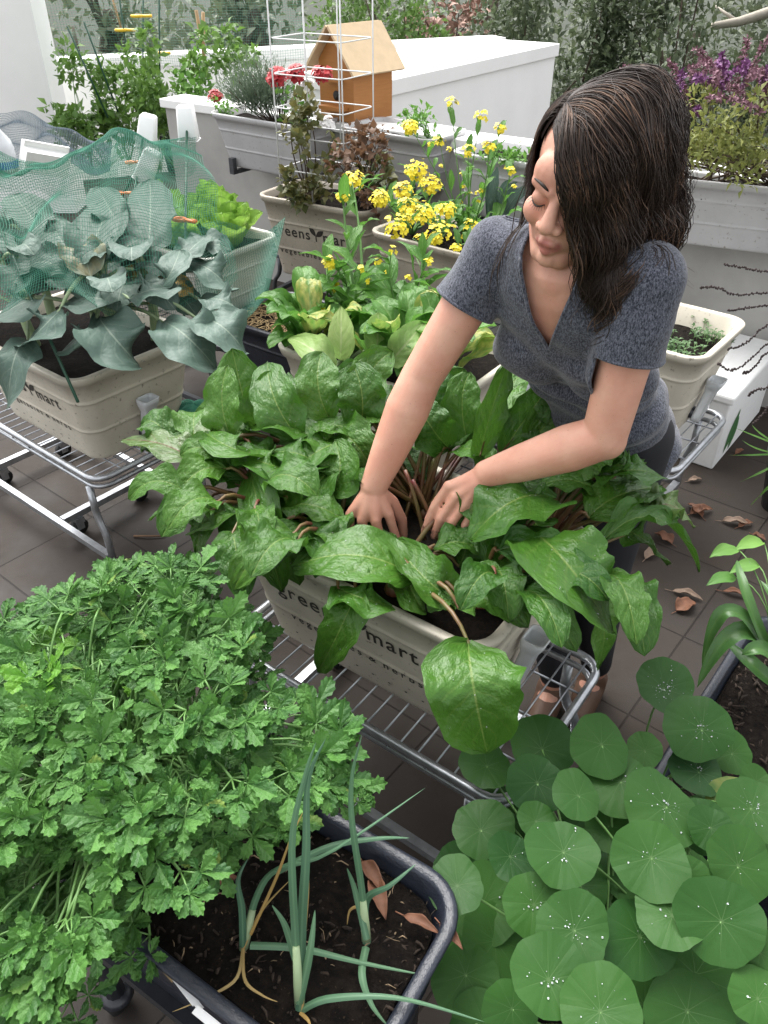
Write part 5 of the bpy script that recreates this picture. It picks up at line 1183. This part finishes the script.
for q in ((376,352,.84),(340,360,.84),(392,360,.84),(330,375,.82)): mb.tube([root, root.lerp(at(*q), .5)+V((0,0,.02)), at(*q)], [.008, .007, .005], 8)
mb.build('stems', MT['stem_pale'], t, True)
# lettuce
for i, (x, y, lab) in enumerate(((-.18, -.02, 'lettuce at the far left of the pale planter, under the net'), (.04, -.10, 'bright lettuce in the middle of the pale planter with upright leaves'), (.22, .02, 'lettuce nearest the right rim of the pale planter'), (.02, .12, 'lettuce at the back of the pale planter by the dark stake'))):
    r_ = soilpt(lett_p, x, y); r_.z = .71; fo = MB()
    for k in range(20):
        a = k*2.4+i; q = k/20; l = .11+.10*q; d = V((math.cos(a), math.sin(a), 0)); b = r_+d*.015; tp_ = r_+d*l*(.35+.65*q)+V((0, 0, .24-.13*q)); leaf(fo, b, b.lerp(tp_, .5)+d*.03*q+V((0, 0, .03)), tp_, .14, (0, 0, 1) if q > .3 else tuple(-d), 'bok', 8, 12, .4, .35, 2.2, .06, er)
    t = thing('lettuce', lab, 'lettuce', r_, group='lettuces in the pale planter'); fo.build('foliage', MT['lettuce'], t, True); mb = MB(); mb.tube([V((0, 0, -.01)), V((0, 0, .03))], [.016, .012], 8); mb.build('stem', MT['stem_pale'], t)
# seedlings
for i, (x, y, n, lab) in enumerate(((.20, -.08, 60, 'patch of tiny seedlings at the front of the planter behind the elbow'), (.05, .02, 70, 'taller seedlings against the woman\'s sleeve in the planter behind her'), (.22, .10, 30, 'sparse seedlings at the back corner of the planter behind the elbow'))):
    r_ = soilpt(right_p, x, y); r_.z = .685; fo = MB(); st = MB()
    for k in range(n):
        p = r_+V((er.gauss(0, .04), er.gauss(0, .04), 0)); h = er.uniform(.015, .05); q = p+V((er.uniform(-.01, .01), er.uniform(-.01, .01), h)); st.tube([p, q], .0008, 4)
        for m in range(5): mini(fo, q-V((0, 0, er.uniform(0, h*.5))), V((er.uniform(-1, 1), er.uniform(-1, 1), .3)), (0, 0, 1), er.uniform(.012, .022), er.uniform(.007, .011), rnd=er)
    t = thing('seedlings', lab, 'seedlings', r_, group='seedlings in the cream planter behind the woman'); fo.build('foliage', MT['seedling'], t, True); st.build('stems', MT['stem_g'], t, True)
# ================================================================== BACK PLANTER: cage and wilted plants
def bsoil(x, y): p = soilpt(back_p, x, y); p.z = .72; return p
def bushplant(name, label, cat, root, c_, r, n, mat, ln, wd, stems=8, group=None, smat='stem_brown', clumps=16, srad=.004, tight=.4, extra=None):
    t = thing(name, label, cat, root, group=group); fo, st = MB(), MB(); cs = crown(fo, c_, r, n, ln, wd, er, clumps, tight)
    for k, _ in cs[:stems]: st.tube(bez(root+V((er.uniform(-.02, .02), er.uniform(-.02, .02), 0)), root.lerp(k, .5)+V((er.uniform(-.04, .04), er.uniform(-.04, .04), 0)), k, 7), [srad*(1-.1*i) for i in range(7)], 5)
    fo.build('foliage', MT[mat], t, True); st.build('stems', MT[smat], t, True)
    if extra:
        for nm, mbs, mt in extra:
            for mb in mbs: mb.build('flower_head', MT[mt], t, True)
    return t
G2 = 'wilted geraniums in the wire cage'
def petals(pts, r, n, sz):
    res = []
    for p in pts: res.append(MB()); fl_cluster(res[-1], p, r, n, er, sz)
    return res
bushplant('geranium', 'wilted geranium on the left inside the cage, topped by red flowers', 'geranium', bsoil(-.14, 0), at(305, 158, .95), (.13, .12, .24), 420, 'geran', .045, .042, 12, G2, 'stem_brown', 14, .005, .35, [('flowers', petals([at(277,76,1.25), at(296,73,1.24), at(322,73,1.24)], .045, 60, .022), 'red')])
bushplant('geranium', 'browned geranium on the right of the cage with curled dry leaves', 'geranium', bsoil(.12, .02), at(364, 170, .92), (.16, .12, .18), 260, 'brown', .045, .038, 16, G2, 'dark_twig', 16, .004, .35)
bushplant('geranium', 'geranium with a few green leaves at the right rim of the tan planter', 'geranium', bsoil(.20, -.06), at(378, 175, .85), (.09, .08, .12), 110, 'geran', .05, .045, 8, G2, 'dark_twig', 9, .004, .35, [('flowers', petals([at(326,123,1.02), at(305,84,1.18)], .04, 26, .026), 'white_petal')])
cc = bsoil(-.02, .0); t = thing('wire_cage', 'white wire plant cage standing in the tan planter', 'plant cage', cc); mb = MB(); hw = (.19, .13); A_ = R(-31)
cor = [V((math.cos(A_)*x-math.sin(A_)*y, math.sin(A_)*x+math.cos(A_)*y, 0)) for x, y in ((-hw[0], -hw[1]), (hw[0], -hw[1]), (hw[0], hw[1]), (-hw[0], hw[1]))]
for q in cor+[(cor[0]+cor[1])/2, (cor[2]+cor[3])/2]: mb.tube([q+V((0, 0, -.05)), q+V((0, 0, 1.1))], .0038, 6)
mb.build('uprights', MT['wire_white'], t)
for z in (.15, .30, .42, .56, .70, .86, 1.0): mb = MB(); mb.loop([q+V((0, 0, z)) for q in fillet(cor, .03, 3, True)], .003, 5); mb.build('hoop', MT['wire_white'], t)
# ================================================================== PARAPET PLANTERS
def rsoil(pl, x, y, z=.96): p = soilpt(pl, x, y); p.z = z; return p
def needles(mb, root, c_, r, n, ln, rnd):
    for _ in range(n):
        q = rv(rnd); b = c_+V((q.x*r[0]*.5, q.y*r[1]*.5, q.z*r[2]*.3-r[2]*.3)); tip = c_+V((q.x*r[0], q.y*r[1], abs(q.z)*r[2])); 
        for k in range(9):
            p = b.lerp(tip, k/9); d = (tip-b).normalized()+rv(rnd)*.8; mini(mb, p, d, rv(rnd), ln*rnd.uniform(.6, 1.2), ln*.16, .1, rnd)
fo, st = MB(), MB(); r0 = rsoil(row1, -.02, .02); c_ = at(258, 92, 1.12); needles(fo, r0, c_, (.24, .16, .20), 420, .034, er)
for _ in range(26): q = rv(er); st.tube([r0+V((q.x*.06, q.y*.05, 0)), c_+V((q.x*.2, q.y*.14, q.z*.12+.03))], .003, 5)
t = thing('rosemary_bush', 'grey-green rosemary bush in the leftmost grey planter', 'rosemary', r0); fo.build('foliage', MT['rosemary'], t, True); st.build('stems', MT['stem_brown'], t, True)
bushplant('geranium', 'small geranium with a red flower hanging at the left end of the leftmost grey planter', 'geranium', rsoil(row1, -.28, -.05), at(222, 106, 1.02), (.07, .06, .06), 60, 'herb', .03, .028, 6, None, 'stem_g', 8, .003, .4, [('flowers', petals([at(215, 96, 1.06)], .035, 45, .02), 'red')])
bushplant('geranium', 'leafy geranium at the right end of the leftmost grey planter under red blooms', 'geranium', rsoil(row1, .25, .0), at(290, 108, 1.05), (.10, .08, .10), 130, 'herb', .035, .032, 8, None, 'stem_g', 10, .003, .4)
bushplant('herb_plant', 'small herb with a yellow flower in the grey planter below the birdhouse', 'herb', rsoil(row2, .16, .0), at(421, 122, 1.06), (.09, .07, .09), 150, 'herb', .04, .024, 8, 'herbs in the grey planters', 'stem_g', 10, .003, .4, [('flowers', petals([at(410, 127, 1.06)], .035, 50, .016), 'yellow')])
bushplant('herb_plant', 'low green herb beside the woman\'s hair in the half hidden grey planter', 'herb', rsoil(row3, .0, .0), at(505, 152, 1.03), (.12, .08, .06), 150, 'herb', .035, .02, 8, 'herbs in the grey planters', 'stem_g', 10, .003, .4)
bushplant('herb_plant', 'dry small herb at the left end of the grey planter below the birdhouse', 'herb', rsoil(row2, -.12, .0), at(372, 132, 1.02), (.12, .07, .05), 70, 'brown', .03, .02, 8, 'herbs in the grey planters', 'stem_brown', 10, .003, .4)
# purple sage
fo, st, fw, mv = MB(), MB(), MB(), MB(); r0 = rsoil(row4, -.18, .02)
for c_, r, n in ((at(700, 128, 1.22), (.22, .16, .12), 620), (at(745, 140, 1.20), (.20, .16, .14), 560), (at(680, 155, 1.08), (.12, .10, .08), 200), (at(790, 150, 1.15), (.2, .15, .15), 500)):
    cs = crown(fo, c_, r, n, .038, .016, er, 22, .32)
    for k, _ in cs[:12]: st.tube(bez(r0+row4[1]*er.uniform(-.12, .45)+row4[2]*er.uniform(-.05, .05), r0.lerp(k, .5)+V((.05, 0, .02)), k, 7), .0035, 5)
SPK = []
spikes = [((690,120),(668,62),1.25,1.42),((700,110),(650,72),1.25,1.36),((720,110),(722,55),1.25,1.45),((735,110),(768,38),1.25,1.5),((745,110),(790,60),1.25,1.45),((670,110),(655,78),1.22,1.3),((700,115),(740,70),1.25,1.42),((755,115),(775,90),1.25,1.36),((690,125),(683,108),1.22,1.28),((725,100),(700,60),1.28,1.45),((740,100),(745,62),1.28,1.45),((760,100),(760,72),1.28,1.42),((715,105),(690,75),1.28,1.40),((750,120),(730,88),1.25,1.38)]
spikes += [((a0[0]+er.uniform(-25, 25), a0[1]+er.uniform(-8, 8)), (a1[0]+er.uniform(-30, 30), a1[1]+er.uniform(-12, 18)), z0, z1) for a0, a1, z0, z1 in spikes]
for (a0, a1, z0, z1) in spikes:
    a, b = at(*a0, z0), at(*a1, z1); pts = bez(a, a.lerp(b, .5)+V((0, 0, .03)), b, 26); st.tube(pts, .002, 5)
    SPK.append(MB())
    for p in pts[6:]:
        for _ in range(6): mini(SPK[-1], p+rv(er)*.008, rv(er)+V((0, 0, .2)), rv(er), .017, .009, .2, er)
HD = [MB(), MB(), MB()]; fl_cluster(HD[0], at(654, 77, 1.28), .02, 25, er, .02); fl_cluster(HD[1], at(683, 111, 1.24), .018, 20, er, .018); fl_cluster(HD[2], at(722, 65, 1.4), .022, 30, er, .018)
t = thing('sage_bush', 'sage bush with yellowing leaves and purple flower spikes at the upper right', 'sage', r0); fo.build('foliage', MT['salvia'], t, True); st.build('stems', MT['stem_brown'], t, True); [m.build('flower_head', MT['purple'], t, True) for m in HD]; [m.build('flower_spike', MT['purple' if i % 4 == 2 else 'mauve'], t, True) for i, m in enumerate(SPK)]
# dark seed stalks hanging at the right
def beaded(pts, label, r=.0014):
    P_ = [V(p) for p in pts]; P2 = []
    for i in range(len(P_)-1):
        for k in range(8): P2.append(P_[i].lerp(P_[i+1], k/8))
    P2 += [P_[-1]]; P2 = [sum((P2[max(0, min(len(P2)-1, i+j))] for j in (-3, -2, -1, 0, 1, 2, 3)), V((0, 0, 0)))/7 for i in range(len(P2))]
    t = thing('seed_stalk', label, 'seed stalk', P2[0], group='dark dry seed stalks at the right'); mb = MB(); mb.tube(P2, r, 5); mb.build('stalk', MT['dark_twig'], t, True); mb = MB()
    for i in range(0, len(P2)-1, 1):
        for s in (0, .5): mb.ball(P2[i].lerp(P2[i+1], s)+rv(er)*.0035, (.0031, .0031, .0036), 6, 4)
    mb.build('seed_heads', MT['dark_twig'], t, True)
T_ = 2.35
for pts, lab in ((((800,275),(768,272),(745,268),(722,264)),'uppermost dark seed stalk pointing left across the grey wall'), (((800,298),(765,292),(735,296),(715,286),(698,288)),'dark seed stalk curving towards the woman\'s sleeve'), (((800,302),(770,305),(745,308),(725,311)),'straight dark seed stalk under the curving one'), (((800,318),(768,322),(745,345),(725,350)),'dark seed stalk passing just above the planter rim'), (((800,332),(770,340),(745,365),(730,372),(716,362)),'dark seed stalk hooked over the right rim of the seedling planter'), (((800,345),(768,350),(750,372),(742,373)),'short dark seed stalk at the right beside the hooked one'), (((800,380),(775,386),(755,390),(748,396)),'dark seed stalk low at the right edge above the foam box'), (((800,385),(772,400),(763,415),(752,425)),'lowest dark seed stalk at the right edge')):
    beaded([dp(u, v, T_+.004*i*i) for i, (u, v) in enumerate(pts)], lab)
beaded([at(723, 180, 1.01), at(718, 192, .95), at(708, 203, .91), at(700, 198, .93)], 'dark beaded stalk hanging over the front of the sage planter')
# grass like plant and strap leaves at the right
fo = MB(); root = at(800, 452, .25)
for (m_, e_, w_) in (((765,440,.34),(735,428,.30),.012),((760,455,.33),(728,455,.24),.011),((768,452,.36),(742,440,.36),.010),((770,468,.28),(740,482,.2),.011),((770,440,.40),(752,425,.40),.010),((775,480,.26),(750,506,.12),.010)): leaf(fo, root, at(*m_), at(*e_), w_, (0, -.3, 1), 'strap', 4, 16, .3, .1, 1, 0, er)
t = thing('spider_plant', 'thin pale grassy leaves arching in from the right edge beside the foam box', 'spider plant', root); fo.build('foliage', MT['bok'], t, True)
mb = MB(); mb.rings([[V((r*math.cos(k/20*2*PI), r*math.sin(k/20*2*PI), z-.25)) for k in range(20)] for r, z in ((.07, 0), (.10, .22), (.11, .23), (.11, .25), (.095, .25), (.09, .2))], (True, True)); mb.build('pot', MT['black_plastic'], t)
fo = MB(); root = at(790, 700, .24)
for (m_, e_, w_) in (((745,632,.42),(697,688,.28),.055),((735,612,.46),(702,668,.30),.045),((752,612,.46),(737,560,.50),.035),((775,620,.46),(790,560,.5),.05),((760,672,.36),(722,640,.34),.05),((770,655,.40),(742,655,.40),.055),((790,640,.44),(760,580,.50),.04)): leaf(fo, root, at(*m_), at(*e_), w_, (0, -.3, 1), 'strap', 8, 20, .35, .06, 1, 0, er)
t = thing('strap_leaf_plant', 'arching strap leaved plant in the black planter at the right edge', 'lily plant', root); fo.build('foliage', MT['strap'], t, True); mb = MB(); mb.ball((0, 0, .01), (.03, .03, .04), 10, 8); mb.build('bulb', MT['stem_pale'], t)
fo = MB(); st = MB(); root = at(770, 620, .24)
for q in ((745,568,.34),(722,580,.32),(725,552,.36),(750,545,.36)): leaf(fo, at(q[0]+14, q[1]-2, q[2]), at(q[0], q[1]-2, q[2]+.01), at(q[0]-16, q[1]+6, q[2]), .05, (0, -.2, 1), 'lance', 8, 10, .2, .2, 1, .02, er); st.tube(bez(root, root.lerp(at(q[0]+14, q[1]-2, q[2]), .5)+V((0, 0, .03)), at(q[0]+14, q[1]-2, q[2]), 6), .002, 5)
t = thing('small_weed', 'thin weed with a few oval leaves behind the strap leaved plant', 'weed', root); fo.build('foliage', MT['herb'], t, True); st.build('stems', MT['stem_g'], t, True)
# ================================================================== BIRDHOUSE
b0 = at(348, 106, 1.0); d_ = (at(400, 106, 1.0)-b0); 
bh = thing('birdhouse', 'honey coloured wooden birdhouse with a pale pitched roof on the parapet', 'birdhouse', V((-.25, 4.70, .985)), R(-4)); WD, LN, HW, HR = .25, .30, .28, .43
mb = MB()       # gable runs along x; front (with hole) faces -x/-y after rotation
prof = [(-WD/2, 0), (WD/2, 0), (WD/2, HW), (0, HR), (-WD/2, HW)]
vs = [V((x, y, z)) for x in (0, LN) for y, z in prof]; mb.add(vs, [(0, 1, 2, 3, 4), (9, 8, 7, 6, 5)]+[(i, i+5, (i+1) % 5+5, (i+1) % 5) for i in range(5)]); mb.build('house_body', MT['wood'], bh, smooth=False)
for s in (-1, 1):
    mb = MB(); q = []; n = V((0, s*(HR-HW), WD/2)).normalized()
    for x in (-.06, LN+.04):
        a, b = V((x, 0 if s > 0 else -.001, HR+.004)), V((x, s*(WD/2+.05), HW-(HR-HW)*.05/(WD/2)+.004)); q += [a, b, b+n*.012, a+n*.012]
    mb.add(q, [(0, 1, 2, 3), (7, 6, 5, 4), (0, 4, 5, 1), (1, 5, 6, 2), (2, 6, 7, 3), (3, 7, 4, 0)]); mb.build('roof_panel', MT['roofwood'], bh, smooth=False)
mb = MB(); mb.tube([(-.003, 0, .12), (-.0015, 0, .12)], .024, 18); mb.build('entry_hole', MT['rubber'], bh)
mb = MB(); mb.box((-.055, -.085, .055), (-.001, .085, .072)); mb.build('perch_ledge', MT['wood'], bh, smooth=False)
mb = MB(); mb.box((-.03, -.05, .185), (-.001, .05, .2)); mb.build('upper_ledge', MT['wood'], bh, smooth=False)
bh.rotation_euler.z = R(48)
# white figure beside it
# ================================================================== BEANS at the back
mb = MB()
for i, (u, v, z, rx, rz, n, lab) in enumerate(((78, 108, .82, .22, .34, 500, 'bean plant beside the white pillar'), (118, 100, .85, .24, .24, 600, 'bean plant climbing the two dark leaning stakes'), (143, 75, 1.05, .14, .36, 420, 'tallest bean plant twining up the middle stake'), (165, 95, .9, .28, .26, 700, 'broad yellowish bean plant right of the middle stake'), (100, 140, .62, .30, .16, 400, 'low bean plant at the foot of the stakes by the net'), (195, 88, .95, .14, .24, 260, 'dark leaved bean plant beside the bamboo canes'), (228, 55, 1.15, .2, .2, 320, 'thin climbing plant behind the rosemary before the white parapet'))):
    c_ = at(u, v, z); root = V((c_.x, c_.y, .42)); bushplant('bean_plant', lab, 'bean plant', root, c_, (rx, .2, rz), n, 'bean' if i != 5 else 'herb', .06, .04, 9, 'climbing beans at the back', 'stem_g', 15, .004, .35)
bb = thing('bean_trough', 'dark trough behind the net that the climbing beans grow from', 'planter', at(135, 118, .42)-V((0, 0, .42)), R(-12)); mb = MB(); mb.rings([rrect(1.7+d, .36+d, .05, z, 5) for z, d in ((0, -.06), (.38, 0), (.40, .02), (.42, .02), (.42, -.02), (.36, -.03))], (True, True)); mb.build('trough_body', MT['black_plastic'], bb)
GS = 'dark stakes among the beans'
for u0, v0, u1, v1, z1, lab in ((108, 118, 67, 26, 1.35, 'dark stake leaning left by the white pillar'), (118, 112, 84, 22, 1.35, 'dark stake leaning left beside the first one'), (134, 105, 118, -12, 1.5, 'upright dark stake carrying the middle yellow clip'), (160, 110, 159, -12, 1.5, 'vertical dark stake right of the tallest bean'), (143, 95, 143, -5, 1.45, 'dark stake behind the tallest bean plant')):
    p0 = at(u0, v0, .8); p1 = at(u1, v1, z1); p1 = CAM+(p1-CAM)*((p0-CAM).length/(p1-CAM).length) if False else p1
    rr_ = ray(u1, v1); p1 = CAM+rr_*(p0.y/rr_.y); stake(p0, p1, lab, 'stake', .006, group=GS)
for u, v, lab in ((125, 30, 'yellow clip on the middle dark stake'), (141, 16, 'yellow clip highest on the stakes'), (160, 53, 'yellow clip low on the right dark stake')):
    rr_ = ray(u, v); clip(CAM+rr_*(at(140, 105, .8).y/rr_.y), lab, 'yellow_clip', .1, 2.0)
for u0, v0, u1, v1, lab in ((208, 78, 196, 10, 'bamboo cane crossing left of another behind the rosemary'), (204, 78, 203, 12, 'upright bamboo cane behind the rosemary'), (121, 28, 110, -10, 'short bamboo cane top in front of the far net')):
    p0 = at(u0, v0, .95); rr_ = ray(u1, v1); stake(p0, CAM+rr_*(p0.y/rr_.y), lab, 'cane', .012, 'bamboo_cane', 'bamboo canes at the back', 'cane')
# ================================================================== TREES AND SHRUBS BEYOND
def tree(name, label, cat, base, parts, trunk, mat='hedge', bark='bark', ln=.08, wd=.045, group=None, limbs=10, clumps=30, extra=None):
    t = thing(name, label, cat, base, group=group); fo, st = MB(), MB(); base = V(base); h, r0, lean = trunk; top = base+V((lean, 0, h)); pts = bez(base, base.lerp(top, .5)+V((er.uniform(-.15, .15), 0, 0)), top, 10); st.tube(pts, [r0*(1-.07*i) for i in range(10)], 9)
    for c_, r, n in parts:
        cs = crown(fo, c_, r, n, ln, wd, er, clumps, .30)
        for k, _ in cs[:limbs]: s = pts[er.randrange(4, 10)]; st.tube(bez(s, s.lerp(k, .5)+V((er.uniform(-.2, .2), er.uniform(-.2, .2), .1)), k, 7), [r0*.30*(1-.11*i) for i in range(7)], 5)
    fo.build('crown', MT[mat], t, True); st.build('trunk', MT[bark], t, True)
    return t
GT = 'grey-green shrubs beyond the terrace at the upper right'
for x, y, zc, rx, rz, n, lab in ((1.9, 10.2, .35, .9, 1.3, 5120, 'grey-green shrub right behind the corner of the bright white wall'), (3.2, 10.0, .5, 1.1, 1.4, 6400, 'grey-green shrub above the woman\'s head'), (4.6, 9.6, .5, 1.1, 1.4, 6400, 'grey-green shrub at the right behind the purple sage'), (2.4, 8.4, -.9, 1.0, 1.1, 3520, 'lower shrub filling below the taller ones beside the white wall'), (3.9, 8.2, -.8, 1.2, 1.2, 4160, 'lower shrub behind the sage planter'), (5.9, 9.4, .3, 1.0, 1.5, 4000, 'grey-green shrub at the far right edge')):
    tree('leafy_shrub', lab, 'shrub', (x, y+.3, -3.2), [(V((x, y, zc)), (rx, .7, rz), n), (V((x, y+.3, zc-1.6)), (rx, .7, 1.2), n//3)], (3.0, .07, .1), 'hedge', 'bark', .11, .05, GT)
GB = 'dark trees far beyond the terrace'
for x, y, zc, rx, rz, n, tr_, mat, lab in ((5.0, 16, -.6, 3.0, 2.6, 3500, (3.6, .20, .4), 'hedge_far', 'big dark tree with leaning trunks at the top right'), (1.2, 17, -.8, 2.2, 2.4, 2600, (4.0, .22, .8), 'hedge_far', 'dim tree behind the far corner of the white wall'), (-1.6, 15, -.4, 2.0, 2.0, 2600, (4.0, .3, -.5), 'hedge_far', 'tree with a thick dark trunk above the rosemary'), (-5.0, 15, -.5, 2.6, 2.4, 3000, (4.0, .25, .6), 'hedge_far', 'shadowy tree behind the net and the white pillar'), (9.5, 15, -.3, 3.0, 2.6, 2500, (4.0, .25, .2), 'hedge_far', 'dark tree at the far right beyond the shrubs')):
    tree('dark_tree', lab, 'tree', (x, y, -3.2), [(V((x, y, zc)), (rx, 1.4, rz), n)], tr_, mat, 'bark', .20, .11, GB)
tree('green_tree', 'fresh green young tree behind the wire cage and birdhouse', 'tree', (-.05, 9.9, -3.2), [(V((-.05, 9.7, .95)), (.75, .5, .75), 2200), (V((.35, 9.7, .5)), (.5, .4, .6), 900)], (4.0, .06, .1), 'tree', 'bark', .085, .05)
tree('blossom_tree', 'pinkish blossoming tree far behind the corner of the white parapets', 'tree', (.9, 14.2, -3.2), [(V((.95, 14.2, .6)), (.7, .6, .4), 420)], (3.4, .10, .1), 'tree', 'bark', .12, .10)
bpy.data.objects['crown.012' if False else [o.name for o in bpy.data.objects if o.parent and o.parent.name == 'blossom_tree' and o.name.startswith('crown')][0]].data.materials[0] = MT['pink']
mb = MB(); pb = [dp(770, 12, 9.0), dp(738, 22, 9.1), dp(712, 26, 9.1)]; t = thing('pale_branch', 'pale bare branch reaching left at the top right corner', 'branch', pb[0]); mb.tube([dp(860, -20, 9.0)]+pb, [.07, .06, .05, .035], 8); mb.build('limb', MT['bark_pale'], t, True); mb = MB(); mb.tube([pb[1], dp(715, 6, 9.2)], [.025, .012], 6); mb.build('twig', MT['bark_pale'], t, True)
